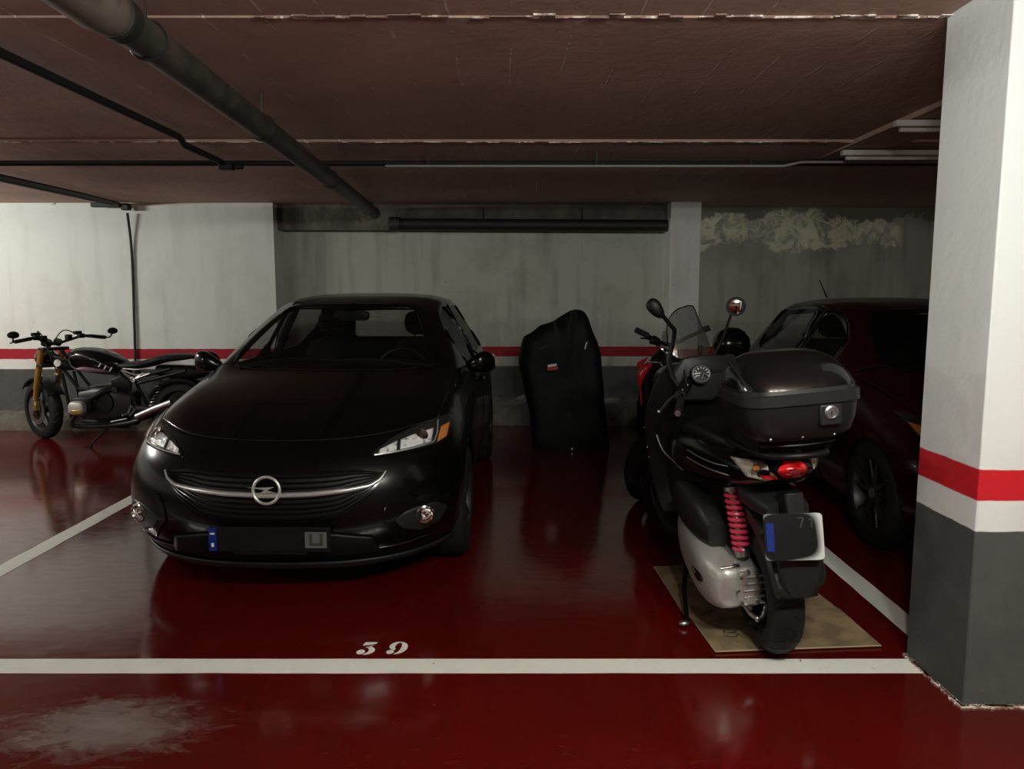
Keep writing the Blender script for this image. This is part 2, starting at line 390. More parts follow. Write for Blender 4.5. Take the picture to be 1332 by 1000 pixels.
digit(three, -.640, 3.004, .074, .112, 'painted_numeral', 'white stencilled numeral 3, left one of the bay number')
digit(nine, -.519, 3.008, .078, .112, 'painted_numeral', 'white stencilled numeral 9, right one of the bay number')

# ---------------------------------------------------------------- pipes, conduits and cables
t = empty('drain_pipe', (-1.2, 2.5, 2.3), 'thick dark drain pipe hung under the ceiling, running from above camera to back wall', 'pipe')
X = Matrix.Translation((1.2, -2.5, -2.3))
p0, p1 = V((-1.19, 1.9, 2.318)), V((-1.455, 8.30, 2.308)); dd = (p1-p0)
MB().tube([p0, p0+dd*.5, p1], .061, 28).build('pipe_run', 'pipe', t, xf=X)
MB().tube([p0+dd*.0, p0+dd*.07, p0+dd*.085], [.086, .085, .072], 28).build('socket', 'pipelight', t, xf=X)
MB().tube([p0+dd*.088, p0+dd*.096], .070, 28).build('rubber_ring', 'cable', t, xf=X)
for k in (.125, .34, .62, .93):
    q = p0+dd*k; b = MB().torus(q, dd, .064, .005, 28, 6); b.cyl(q+V((0, 0, .064)), (q.x, q.y, 2.488 if q.y < 5 else 2.41), .004, n=8)
    b.build('hanger', 'dalu', t, xf=X)
t = empty('drain_pipe', (0, 8.42, 2.2), 'black horizontal drain pipe along top of back wall, left of the pier', 'pipe')
X = Matrix.Translation((0, -8.42, -2.2))
MB().tube([(-1.31, 8.40, 2.20), (1.665, 8.40, 2.185)], .062, 24).build('pipe_run', 'cable', t, xf=X)
b = MB().tube([(-1.31, 8.40, 2.20), (-1.20, 8.40, 2.20)], .078, 24).build('socket', 'pipe', t, xf=X)
for x in (-.3, .75): MB().torus((x, 8.38, 2.195), (1, 0, 0), .066, .006, 24, 6).cyl((x, 8.38, 2.26), (x, 8.38, 2.38), .005, n=8).build('hanger', 'dalu', t, xf=X)
def thing1(b, name, m, label, cat, group=None, **k):
    o = b.build(name, m, **k); return tag(o, label, cat, group)
# shift origins of single meshes to the middle of the thing afterwards (see the end)
thing1(MB().tube([(-2.10, 2.4, 2.455), (-2.10, 5.0, 2.45), (-2.1, 5.08, 2.415), (-2.1, 5.72, 2.41)], .022, 10), 'cable', 'cable', 'thick black cable running away along the ceiling, left of the big drain pipe', 'cable')
thing1(MB().box((-2.08, 5.76, 2.385), (.10, .08, .05)).cyl((-2.02, 5.76, 2.385), (-1.96, 5.76, 2.385), .02), 'junction_box', 'cable', 'small dark junction box where ceiling cable meets cross conduits', 'junction box', bevel=.006)
thing1(MB().tube([(-6.2, 5.80, 2.425), (8, 5.80, 2.425)], .011, 8), 'conduit', 'cable', 'dark conduit across the ceiling, nearest of the parallel run', 'conduit')
thing1(MB().tube([(-6.2, 5.95, 2.43), (8, 5.95, 2.43)], .010, 8), 'conduit', 'cable', 'dark conduit across the ceiling, farthest of the parallel run', 'conduit')
thing1(MB().tube([(-.9, 5.62, 2.368), (1.93, 5.62, 2.368), (2.06, 5.62, 2.395), (3.6, 5.62, 2.395)], .009, 8), 'conduit', 'conduit', 'pale conduit with a bend, crossing the ceiling to the right pillar', 'conduit')
thing1(MB().tube([(-1.97, 5.72, 2.405), (1.98, 5.72, 2.405), (2.18, 5.72, 2.425), (3.6, 5.72, 2.425)], .011, 8), 'conduit', 'cable', 'dark conduit running right from the ceiling junction box', 'conduit')
pc = bpy.data.objects['conduit.002']
for x, zb in ((-.6, 2.372), (.6, 2.372), (1.7, 2.372), (2.9, 2.398)): MB().box((x, 5.625, (zb+2.474)/2), (.008, .006, 2.474-zb)).build('clip', 'cable', pc)
for i, (dx, r, lab) in enumerate(((0, .014, 'nearest the wall pier'), (-.07, .012, 'middle one'), (-.16, .016, 'outermost left'))):
    thing1(MB().tube([(-4.07+dx, 5.0, 2.395), (-4.05+dx, 7.4, 2.395), (-4.06+dx*.6, 8.12, 2.385)], r, 8), 'cable', 'cable', 'black ceiling cable above parked motorcycle, '+lab+' of three', 'cable', 'cables above the motorcycle')
thing1(MB().box((-4.22, 8.17, 2.375), (.30, .07, .045)).box((-4.03, 8.2, 2.36), (.08, .08, .07)), 'junction_box', 'cable', 'black junction box atop the white wall where cables gather', 'junction box', bevel=.008)
thing1(MB().tube([(-4.03, 8.22, 2.30), (-4.035, 8.275, 1.9), (-4.05, 8.275, 1.2), (-4.07, 8.275, .55)], .014, 8, smooth=6), 'cable', 'cable', 'black cable hanging down the white wall behind the parked motorcycle', 'cable')
for (x0, x1, y, z, lab) in ((2.27, 3.1, 5.45, 2.408, 'rear'), (2.19, 3.1, 4.55, 2.415, 'front')):
    t = empty('ceiling_batten', ((x0+x1)/2, y, z), 'unlit pale fluorescent batten beside right pillar, '+lab+' one of two', 'lamp', group='unlit ceiling battens')
    MB().box((0, 0, .02), (x1-x0, .05, .035)).build('batten_body', 'lampbody', t, bevel=.004)
    MB().cyl((-(x1-x0)/2+.03, 0, -.015), ((x1-x0)/2-.03, 0, -.015), .013).build('tube', 'lampbody', t)
# ---------------------------------------------------------------- cars
# body cage: cross strips (x0 centre .. x3 edge), local frame: x across, y back from the nose, z up
TOP = [  # fascia, bonnet, screen, roof, tail: four points each
 [(0,.09,.17),(.33,.11,.17),(.60,.22,.18),(.775,.46,.19)],
 [(0,.0,.30),(.33,.02,.30),(.63,.12,.31),(.835,.34,.31)],
 [(0,-.01,.47),(.33,.01,.47),(.63,.11,.48),(.855,.33,.50)],
 [(0,.03,.63),(.33,.05,.635),(.61,.15,.655),(.81,.36,.68)],
 [(0,.15,.765),(.32,.17,.775),(.55,.28,.80),(.755,.58,.865)],
 [(0,.45,.885),(.32,.46,.890),(.56,.53,.895),(.765,.78,.912)],
 [(0,.80,.972),(.32,.82,.975),(.56,.88,.972),(.770,1.02,.965)],
 [(0,1.06,1.022),(.33,1.09,1.025),(.665,1.20,1.018),(.775,1.32,1.0)],
 [(0,1.42,1.225),(.29,1.44,1.225),(.565,1.51,1.213),(.655,1.64,1.21)],
 [(0,1.80,1.402),(.25,1.82,1.400),(.46,1.88,1.390),(.553,2.00,1.372)],
 [(0,2.25,1.470),(.27,2.25,1.467),(.46,2.26,1.455),(.568,2.28,1.42)],
 [(0,2.88,1.478),(.28,2.88,1.473),(.47,2.88,1.458),(.57,2.86,1.42)],
 [(0,3.38,1.432),(.27,3.37,1.427),(.45,3.36,1.412),(.545,3.30,1.38)],
 [(0,3.62,1.37),(.26,3.61,1.365),(.43,3.58,1.35),(.53,3.50,1.32)],
 [(0,3.88,1.02),(.28,3.87,1.02),(.50,3.80,1.02),(.655,3.68,1.01)],
 [(0,3.96,.85),(.30,3.95,.85),(.57,3.88,.85),(.765,3.70,.86)],
 [(0,4.00,.62),(.33,3.99,.62),(.62,3.90,.62),(.82,3.68,.62)],
 [(0,4.02,.40),(.33,4.01,.40),(.63,3.92,.40),(.84,3.68,.40)],
 [(0,3.95,.20),(.33,3.94,.20),(.60,3.86,.20),(.80,3.66,.20)]]
SIDE = [  # columns from front to rear: sill .. shoulder
 [(.80,.60,.19),(.865,.52,.33),(.875,.53,.52),(.855,.56,.70)],
 [(.82,.85,.19),(.880,.82,.33),(.888,.82,.54),(.872,.84,.74)],
 [(.80,1.25,.19),(.868,1.22,.33),(.878,1.22,.56),(.862,1.24,.78)],
 [(.79,1.65,.18),(.855,1.64,.32),(.862,1.64,.56),(.858,1.64,.80),(.822,1.64,.965)],
 [(.79,2.00,.18),(.852,2.00,.32),(.858,2.00,.56),(.856,2.00,.81),(.822,2.00,.972)],
 [(.79,2.28,.18),(.852,2.28,.32),(.858,2.28,.56),(.858,2.28,.82),(.822,2.28,.978)],
 [(.79,2.86,.18),(.858,2.86,.32),(.868,2.86,.56),(.868,2.86,.83),(.818,2.86,.990)],
 [(.80,3.22,.18),(.868,3.24,.33),(.880,3.26,.57),(.868,3.28,.84),(.792,3.30,1.0)],
 [(.80,3.46,.18),(.862,3.48,.33),(.872,3.50,.58),(.852,3.52,.85),(.765,3.50,1.01)]]
BODY, HOOD, WIND, REARG, G1, G2, ROOF, DOORF, DOORR, FASC, TAIL, FEND = range(12)
def car_mesh(level=3):
    bm = bmesh.new(); lay = {}
    def P(tag_, co, sx):
        if abs(co[0]) < 1e-6: sx = 1
        k = (tag_, sx)
        if k not in lay: lay[k] = bm.verts.new((co[0]*sx, co[1], co[2]))
        return lay[k]
    T = lambda r, c, sx: P(('t', r, c), TOP[r][c], sx)
    def Sd(j, r, sx):
        if r == 4 and j < 3: return T(5+j, 3, sx)
        return P(('s', j, r), SIDE[j][r], sx)
    def face(vs, m):
        f = []
        for q in vs:
            if q not in f: f.append(q)
        F_ = bm.faces.new(f); F_.material_index = m; return F_
    for sx in (1, -1):
        for r in range(len(TOP)-1):
            for c in range(3):
                m = FASC if r < 4 else HOOD if r < 7 else WIND if r < 9 else ROOF if r < 13 else REARG if r == 13 else TAIL
                if r in (7, 8, 13) and c == 2: m = BODY
                if r in (4, 5, 6) and c == 2: m = HOOD
                face([T(r, c, sx), T(r, c+1, sx), T(r+1, c+1, sx), T(r+1, c, sx)], m)
        for r in range(4):                     # front corner to first side column
            a, b = T(r, 3, sx), T(r+1, 3, sx)
            face([a, Sd(0, r, sx), Sd(0, r+1, sx) if r < 3 else T(5, 3, sx), b], FASC if r < 3 else FEND)
        for j in range(8):
            for r in range(4):
                m = FEND if j < 3 else DOORF if j < 5 else DOORR if j == 5 else BODY
                face([Sd(j, r, sx), Sd(j+1, r, sx), Sd(j+1, r+1, sx), Sd(j, r+1, sx)], m)
        for r in range(4):                     # last side column to tail corner
            face([Sd(8, r, sx), T(18-r, 3, sx), T(17-r, 3, sx), Sd(8, r+1, sx)], TAIL)
        # glasshouse: rail points T(7..14,3), belt points Sd(2..8,4)
        face([T(7, 3, sx), Sd(3, 4, sx), T(8, 3, sx)], BODY)
        for j, m in ((3, G1), (4, G1), (5, G2), (6, G2), (7, BODY)):
            face([Sd(j, 4, sx), Sd(j+1, 4, sx), T(j+6, 3, sx), T(j+5, 3, sx)], m)
        face([Sd(8, 4, sx), T(14, 3, sx), T(13, 3, sx)], BODY)
    bm.normal_update(); bmesh.ops.recalc_face_normals(bm, faces=bm.faces)
    for grp, th in ((WIND, .035), (REARG, .05)):
        fs = [f for f in bm.faces if f.material_index == grp]
        r = bmesh.ops.inset_region(bm, faces=fs, thickness=th, use_even_offset=True, depth=-.004)
        for f in r['faces']: f.material_index = 12
    for sx in (1, -1):
        for grp in (G1, G2):
            fs = [f for f in bm.faces if f.material_index == grp and f.calc_center_median().x*sx > 0]
            r = bmesh.ops.inset_region(bm, faces=fs, thickness=.038, use_even_offset=True, depth=-.006)
            for f in r['faces']: f.material_index = 12
    vl = bm.verts.layers.float.get('crease_vert') or bm.verts.layers.float.new('crease_vert')
    for v in bm.verts:
        n = [f for f in v.link_faces if f.material_index in (WIND, REARG, G1, G2)]
        if len(n) == 1 and any(f.material_index == 12 for f in v.link_faces): v[vl] = .75
    cl = bm.edges.layers.float.get('crease_edge') or bm.edges.layers.float.new('crease_edge')
    for e in bm.edges:
        ms = {f.material_index for f in e.link_faces}
        if 12 in ms and ms & {WIND, REARG, G1, G2}: e[cl] = .9
        elif 12 in ms and len(ms) > 1: e[cl] = .4
    me = bpy.data.meshes.new('cage'); bm.to_mesh(me); bm.free()
    for i in range(13): me.materials.append(None)
    o = bpy.data.objects.new('cage', me); COL.objects.link(o)
    q = o.modifiers.new('s', 'SUBSURF'); q.levels = level; q.render_levels = level
    dg = bpy.context.evaluated_depsgraph_get(); dg.update()
    ev = o.evaluated_get(dg); out = bpy.data.meshes.new_from_object(ev)
    bpy.data.objects.remove(o); bpy.data.meshes.remove(me)
    return out
ARCH = ((.82, .315, .345), (3.28, .315, .345))     # y, z, radius of wheel arches
def cut_arches(bm, ARCH=ARCH):
    for yc, zc, R in ARCH:
        inside = lambda v: abs(v.co.x) > .45 and (v.co.y-yc)**2+(v.co.z-zc)**2 < R*R
        dele = [f for f in bm.faces if all(inside(v) for v in f.verts)]
        bmesh.ops.delete(bm, geom=dele, context='FACES')
        for v in bm.verts:
            if inside(v):
                d = V((v.co.y-yc, v.co.z-zc)); d = d.normalized()*R; v.co.y = yc+d.x; v.co.z = zc+d.y
def wheel(parent, x, y, z, side, R=.315, wdt=.19, spokes=5, rimm='satin', name='wheel'):
    """alloy wheel: tyre is the part, rim and hub its pieces; side +1 = outer face towards +x"""
    ax = (side, 0, 0); c = (x, y, z)
    h = wdt/2; r0 = R*.66
    prof = [(r0, -h*.9), (r0+.01, -h), (R-.035, -h), (R-.008, -h*.78), (R, -h*.45), (R, h*.45), (R-.008, h*.78), (R-.035, h), (r0+.01, h), (r0, h*.9)]
    ty = MB().lathe(prof, c, ax, 48).build(name, 'rubber', parent)
    b = MB().lathe([(r0, -h*.8), (r0-.015, -h*.4), (r0-.02, h*.5), (r0, h*.92), (r0+.008, h*.95), (r0+.008, -h*.8)], c, ax, 48)
    u, v = frame(ax)
    for k in range(spokes):
        for dlt in (-.10, .10):
            a = 2*PI*k/spokes+.3; d1 = u*math.cos(a+dlt*.6)+v*math.sin(a+dlt*.6); d2 = u*math.cos(a+dlt*2)+v*math.sin(a+dlt*2)
            b.tube([V(c)+V(ax)*h*.62+d1*R*.10, V(c)+V(ax)*h*.78+d2*(r0-.008)], [R*.05, R*.036], 8, flat=.7)
    b.lathe([(R*.2, h*.1), (R*.2, h*.5), (R*.13, h*.72), (.001, h*.74)], c, ax, 24)
    b.build('rim', rimm, ty)
    MB().lathe([(.03, -.01), (r0*.8, -.01), (r0*.8, .01), (.03, .01)], c, ax, 32).build('brake_disc', 'dalu', ty)
    MB().lathe([(R*.10, h*.6), (R*.10, h*.8), (.001, h*.82)], c, ax, 20).build('hub_cap', 'grey' if rimm != 'satin' else 'dalu', ty)
    return ty
def make_car(root, paint, detail=True, sc=(1, 1, 1), rim='satin'):
    me = car_mesh(4 if detail else 3)
    bm = bmesh.new(); bm.from_mesh(me)
    full = bm.copy(); tree = BVHTree.FromBMesh(full)
    cut_arches(bm)
    for v in bm.verts: v.co = V((v.co.x*sc[0], v.co.y*sc[1], v.co.z*sc[2]))
    groups = {'car_body': ([BODY, FASC, TAIL, FEND, ROOF], paint), 'bonnet': ([HOOD], paint), 'window_surround': ([12], 'gloss'),
              'windscreen': ([WIND], 'glass'), 'rear_window': ([REARG], 'glass')}
    jobs = [(n, g, m, 0) for n, (g, m) in groups.items()]
    for sx in (1, -1):
        jobs += [('door', [DOORF, DOORR] if False else [DOORF], paint, sx), ('door', [DOORR], paint, sx), ('side_window', [G1], 'glass', sx), ('side_window', [G2], 'glass', sx)]
    for name, g, m, sx in jobs:
        b2 = bm.copy()
        dele = [f for f in b2.faces if f.material_index not in g or (sx and f.calc_center_median().x*sx < 0)]
        bmesh.ops.delete(b2, geom=dele, context='FACES')
        for f in b2.faces: f.material_index = 0; f.smooth = True
        mm = bpy.data.meshes.new(name); b2.to_mesh(mm); b2.free(); mm.materials.append(M[m])
        if name not in ('windscreen', 'rear_window', 'side_window'):
            mm.set_sharp_from_angle(angle=math.radians(50))
        o = bpy.data.objects.new(name, mm); COL.objects.link(o); o.parent = root
        if m != 'glass': q = o.modifiers.new('solid', 'SOLIDIFY'); q.thickness = .012; q.offset = -1
        if name in ('bonnet',) or name == 'door':
            # dark shut line: a thin rubber seal along the panel's open border
            eb = bmesh.new(); eb.from_mesh(mm)
            seal = MB()
            for e in eb.edges:
                if e.is_boundary and abs(e.verts[0].co.x-e.verts[1].co.x)+abs(e.verts[0].co.y-e.verts[1].co.y)+abs(e.verts[0].co.z-e.verts[1].co.z) > 1e-5:
                    if e.verts[0].co.z < .25: continue
                    seal.tube([e.verts[0].co, e.verts[1].co], .0028, 4, cap=False)
            eb.free()
            if seal.v: seal.build('seal', 'rubber', o)
    bm.free()
    X = Matrix.Diagonal((*sc, 1))
    def hit(x, z):
        r = tree.ray_cast(V((x, -2, z)), V((0, 1, 0)))
        return (r[0], r[1]) if r[0] else (V((x, .4, z)), V((0, -1, 0)))
    def hits(y, z, s):
        r = tree.ray_cast(V((s*2, y, z)), V((-s, 0, 0))); return r[0], r[1]
    def pl(t, pts):
        pts = list(pts); L = [0]
        for a, b in zip(pts, pts[1:]): L.append(L[-1]+math.hypot(b[0]-a[0], b[1]-a[1]))
        d = t*L[-1]
        for i in range(len(pts)-1):
            if d <= L[i+1]+1e-9:
                f = (d-L[i])/max(L[i+1]-L[i], 1e-9); return (pts[i][0]+(pts[i+1][0]-pts[i][0])*f, pts[i][1]+(pts[i+1][1]-pts[i][1])*f)
        return pts[-1]
    def patch(name, lo, up, m, off=.004, parent=root, nu=28, nv=8, th=.012, s=1, wav=0):
        """curved panel on the nose between two polylines given as (x, z) seen from the front"""
        rs = []
        for i in range(nv+1):
            row = []
            for k in range(nu+1):
                a = pl(k/nu, lo); b = pl(k/nu, up); f = i/nv
                x, z = a[0]+(b[0]-a[0])*f, a[1]+(b[1]-a[1])*f
                p, n = hit(x*s, z); row.append(p+n*(off+(wav*math.sin(i*PI) if wav else 0))*(1 if n.y < 0 else -1))
            rs.append(row)
        return MB().rings(rs, cap=False, closed=False).build(name, m, parent, solid=th, xf=X)
    def along(pts, off, n=40, s=1):
        out = []
        for k in range(n+1):
            x, z = pl(k/n, pts); p, nn = hit(x*s, z); out.append(p+nn*off*(1 if nn.y < 0 else -1))
        return out
    # grille opening, slats, chrome wing bar and emblem
    gl = [(-.515, .600), (-.46, .52), (-.33, .43), (-.15, .412), (.15, .412), (.33, .43), (.46, .52), (.515, .600)]
    gu = [(-.53, .625), (-.40, .645), (-.2, .640), (0, .638), (.2, .640), (.40, .645), (.53, .625)]
    g = patch('grille', gl, gu, 'plastic', .003, nu=48, nv=10)
    for k in range(1, 10):
        f = k/10; pts = [(a[0]+(b[0]-a[0])*f, a[1]+(b[1]-a[1])*f) for a, b in ((pl(t/20, gl), pl(t/20, gu)) for t in range(21))]
        MB().tube(along(pts, .009, 44), .0045, 6).build('slat', 'gloss', g, xf=X)
    if detail:
        w_ = [(-.525, .628), (-.505, .597), (-.46, .572), (-.36, .558), (-.2, .545), (0, .540), (.2, .545), (.36, .558), (.46, .572), (.505, .597), (.525, .628)]
        MB().tube(along(w_, .016, 70), [.004, .010, .013, .013, .013, .013, .013, .013, .013, .010, .004], 10).build('chrome_bar', 'brightbar', root, xf=X)
        c, n = hit(0, .570); c = c+V((0, -.030, 0))
        e = MB().torus(c, (0, 1, -.12), .062, .0075, 48, 10).build('emblem', 'brightbar', root, xf=X)
        z_ = [(-.088, .012), (-.02, .012), (.040, .016), (.005, -.001), (.040, -.010), (.088, -.012), (.020, -.012), (-.035, -.018), (-.005, .001), (-.035, .006)]
        MB().poly([(x, y+.003) for x, y in z_], c+V((0, -.010, 0)), (1, 0, 0), (0, .12, 1), .008).build('emblem_bolt', 'brightbar', e, xf=X)
        MB().lathe([(.058, .008), (.001, .008)], c, (0, 1, -.12), 32).build('emblem_plate', 'gloss', e, xf=X)
    # chrome-free lower intake and lip
    patch('lower_intake', [(-.50, .245), (-.3, .235), (0, .232), (.3, .235), (.50, .245)], [(-.47, .33), (-.3, .36), (0, .37), (.3, .36), (.47, .33)], 'plastic', .003, nu=40)
    patch('bumper_lip', [(-.79, .195), (-.6, .178), (-.3, .172), (.3, .172), (.6, .178), (.79, .195)], [(-.80, .225), (-.6, .212), (-.3, .205), (.3, .205), (.6, .212), (.80, .225)], 'greyplastic', .016, nu=60, nv=4)
    # crease lines of the bumper: sharp fold that runs from the headlamp down to the fog lamp
    for s in (1, -1):
        hl = patch('headlight', [(.455, .695), (.54, .700), (.64, .705), (.73, .712), (.785, .735)], [(.455, .702), (.53, .755), (.60, .785), (.70, .815), (.792, .830)], 'gloss', .003, s=s, nu=30, nv=10)
        patch('reflector', [(.485, .703), (.56, .712), (.655, .722), (.715, .730)], [(.49, .722), (.545, .745), (.625, .768), (.718, .785)], 'reflector', .006, hl, s=s, nu=20, nv=8, th=.003)
        p, n = hit(.665*s, .762); MB().lathe([(.030, .0), (.034, .012), (.030, .016), (.012, .010), (.001, .014)], p+n*.006*(-1 if n.y > 0 else 1), (n if n.y < 0 else -n), 24).build('projector', 'chrome', hl, xf=X)
        MB().tube(along([(.468, .698), (.56, .704), (.66, .714), (.725, .724), (.735, .76), (.73, .81)], .012, 30, s), .0045, 8).build('light_strip', 'brightbar', hl, xf=X)
        patch('lamp_divider', [(.565, .708), (.580, .710)], [(.560, .766), (.575, .772)], 'gloss', .010, hl, s=s, nu=4, nv=8, th=.003)
        patch('turn_signal', [(.742, .722), (.780, .740)], [(.750, .785), (.786, .795)], 'amber', .008, hl, s=s, nu=8, nv=6, th=.004)
        patch('lamp_cover', [(.457, .694), (.54, .699), (.64, .704), (.73, .711), (.787, .734)], [(.457, .704), (.53, .757), (.60, .787), (.70, .817), (.794, .832)], 'clear', .018, hl, s=s, nu=30, nv=10, th=.002)
        fg = patch('fog_lamp_bezel', [(.575, .395), (.60, .350), (.68, .315), (.76, .345), (.80, .40)], [(.577, .400), (.62, .435), (.68, .452), (.75, .455), (.803, .415)], 'greyplastic', .004, s=s, nu=20, nv=8)
        p, n = hit(.70*s, .405); n = n if n.y < 0 else -n; n = V((n.x*.4, n.y, n.z)).normalized()
        MB().lathe([(.048, -.01), (.048, .012), (.040, .016), (.036, .008), (.020, .004), (.001, .010)], p+n*.004, n, 28).build('fog_lamp', 'chrome', fg, xf=X)
        MB().tube(along([(.60, .30), (.56, .36), (.52, .40), (.53, .46), (.565, .52)], .004, 20, s), .006, 8).build('bumper_crease', paint, root, xf=X)
        MB().tube(along([(.46, .262), (.60, .268), (.74, .292)], .005, 20, s), .006, 8).build('bumper_crease', paint, root, xf=X)
        # wing mirror
        mr = MB()
        secs = [((s*.80, 1.50, 1.00), .03, .03), ((s*.85, 1.49, 1.02), .045, .050), ((s*.90, 1.50, 1.03), .060, .068), ((s*.955, 1.53, 1.03), .055, .062), ((s*.985, 1.56, 1.02), .03, .035)]
        mo = loft(secs, (0, 1, 0), (0, 0, 1), 24, 2.6, 5).build('wing_mirror', paint, root, xf=X)
        MB().poly([(x*.085, z*.062) for x, z in [(math.cos(2*PI*k/24), math.sin(2*PI*k/24)) for k in range(24)]], (s*.915, 1.566, 1.03), (1, 0, 0), (0, 0, 1), .004).build('mirror_glass', 'mirror', mo, xf=X)
        MB().box((s*.79, 1.5, .985), (.10, .07, .035)).build('mirror_foot', 'plastic', mo, bevel=.008, xf=X)
        # wheels, arch liners, sill, handles
        wdz = .315
        for yy in (ARCH[0][0], ARCH[1][0]):
            b = MB(); rs = []
            for k in range(19):
                a = PI*k/18-.06 if k == 0 else PI*k/18
                q = [V((s*xx, yy+.345*math.cos(a)*rr, .315+.345*math.sin(a)*rr)) for xx, rr in ((.845, 1.0), (.62, 1.0), (.55, .95))]
                rs.append(q)
            b.rings(rs, cap=False, closed=False).build('arch_liner', 'plastic', root, solid=.01, xf=X)
            wheel(root, s*.775*sc[0], yy*sc[1], .315, s, rimm=rim)
        MB().tube([hits(2.0+.8*k/10, .885, s)[0]*1.0 for k in range(11)], .003, 5).build('door_trim', 'gloss', root, xf=X)
        for yy in (2.18, 3.0):
            p = hits(yy, .845, s)[0]
            if p: MB().tube([p+V((0, -.08, 0)), p+V((s*.022, -.05, 0)), p+V((s*.022, .05, 0)), p+V((0, .08, 0))], .010, 8, smooth=4).build('door_handle', paint, root, xf=X)
        # tail lamps
        p = hits(3.72, .88, s)
        MB().ball((s*.715, 3.72, .90), (.05, .09, .11), 16).build('tail_light', 'redlens', root, xf=X)
        # tub and floor parts that close the body
        MB().box((s*.60, 2.05, .30), (.30, 2.1, .26)).build('sill', 'plastic', root, bevel=.02, xf=X)
    MB().box((0, 2.0, .30), (1.02, 3.5, .20)).build('underbody', 'plastic', root, bevel=.02, xf=X)
    MB().box((0, .75, .60), (1.0, .9, .42)).build('engine_bay', 'plastic', root, bevel=.05, xf=X)
    # cabin
    d = MB().rings([se((0, 1.30+.10*i, .93+.02*math.sin(i)), (1, 0, 0), (0, 0, 1), .68, .10, 4, 24) for i in range(5)]).build('dashboard', 'cloth', root, xf=X)
    loft([((.33, 1.52, .97), .15, .03), ((.33, 1.60, 1.0), .15, .045), ((.33, 1.68, .98), .14, .05)], n=20).build('instrument_hood', 'cloth', d, xf=X)
    st = MB().torus((.33, 1.80, .93), (0, -.9, .45), .18, .013, 36, 8); st.ball((.33, 1.79, .925), (.06, .03, .05), 12)
    for a in (0, PI, -PI/2): st.tube([(.33, 1.79, .925), (.33+.17*math.cos(a), 1.795+.08*math.sin(a)*.9, .93+.16*math.sin(a))], .011, 8)
    st.build('steering_wheel', 'plastic', root, xf=X)
    for sx in (.345, -.345):
        b = loft([((sx, 1.95, .52), .25, .10), ((sx, 2.25, .54), .25, .12), ((sx, 2.50, .52), .24, .10)], n=24, p=3.5)
        so = b.build('seat', 'cloth', root, xf=X)
        MB().rings([se((sx, y, z), (1, 0, 0), (0, .95, .25), a, .07, 3, 24) for z, y, a in ((.50, 2.44, .22), (.70, 2.50, .25), (.92, 2.57, .24), (1.08, 2.63, .19), (1.11, 2.64, .12))]).build('seat_back', 'cloth', so, xf=X)
        b = MB().rings([se((sx, 2.66+(z-1.15)*.2, z), (1, 0, 0), (0, 1, 0), a, .045, 2.8, 24) for z, a in ((1.145, .07), (1.17, .115), (1.23, .135), (1.29, .128), (1.32, .10), (1.33, .05))])
        b.cyl((sx-.05, 2.65, 1.08), (sx-.05, 2.66, 1.18), .006, n=8).cyl((sx+.05, 2.65, 1.08), (sx+.05, 2.66, 1.18), .006, n=8)
        b.build('headrest', 'cloth', so, xf=X)
    rb = MB().rings([se((0, y, z), (1, 0, 0), (0, .95, .25), a, .07, 5, 28) for z, y, a in ((.50, 3.30, .60), (.75, 3.36, .62), (.98, 3.42, .60), (1.01, 3.43, .56))]).build('rear_seat', 'cloth', root, xf=X)
    b = MB().rings([se((0, 1.79, z), (1, 0, 0), (0, 1, 0), a, .022, 3, 24) for z, a in ((1.285, .09), (1.30, .12), (1.335, .12), (1.35, .10))]); b.cyl((0, 1.78, 1.35), (0, 1.83, 1.40), .012)
    b.build('rear_view_mirror', 'plastic', root, xf=X)
    # headliner, visors, pillar trim inside
    for sx in (1, -1):
        MB().box((sx*.27, 1.93, 1.385), (.36, .13, .012), Matrix.Rotation(.35, 4, 'X')).build('sun_visor', 'greyplastic', root, bevel=.004, xf=X)
        MB().tube([(sx*.74, 2.40, .95), (sx*.66, 2.42, 1.18), (sx*.56, 2.42, 1.38)], [.035, .03, .028], 8).build('pillar_trim', 'cloth', root, xf=X)
        MB().tube([(sx*.70, 2.38, 1.20), (sx*.735, 2.34, 1.0), (sx*.76, 2.30, .6)], .012, 6, flat=.3).build('seat_belt', 'cloth', root, xf=X)
    # wipers
    for x0, x1 in ((.62, .02), (.05, -.55)):
        pts = []
        for k in range(13):
            x = x0+(x1-x0)*k/12; r = tree.ray_cast(V((x, 1.13+.03*math.sin(PI*k/12)+.10*abs(x)**2, 2)), V((0, 0, -1)))
            pts.append(r[0]+V((0, 0, .012)))
        MB().tube(pts, .006, 6).build('wiper', 'plastic', root, xf=X)
    if not detail:
        MB().tube([(-.28, 3.02, 1.47), (-.285, 3.18, 1.62)], [.007, .003], 8).build('antenna', 'plastic', root, xf=X)
    if detail:
        n = MB().box((0, -.045, .352), (.56, .014, .115)).build('number_plate', 'plastic', root, bevel=.002, xf=X @ Matrix.Translation((.022, 0, 0)))
        MB().box((-.262, -.0535, .352), (.036, .003, .108)).build('plate_strip', 'blue', n, xf=X @ Matrix.Translation((.022, 0, 0)))
        MB().box((-.262, -.0555, .326), (.012, .001, .018)).box((-.262, -.0555, .379), (.02, .001, .008)).build('plate_letter', 'white', n, xf=X @ Matrix.Translation((.022, 0, 0)))
        MB().box((.215, -.0535, .352), (.10, .003, .075)).build('plate_patch', 'grey', n, xf=X @ Matrix.Translation((.022, 0, 0)))
        MB().box((.192, -.056, .356), (.012, .002, .055)).box((.240, -.056, .356), (.012, .002, .055)).box((.216, -.056, .332), (.05, .002, .012)).build('plate_letter', 'ink', n, xf=X @ Matrix.Translation((.022, 0, 0)))
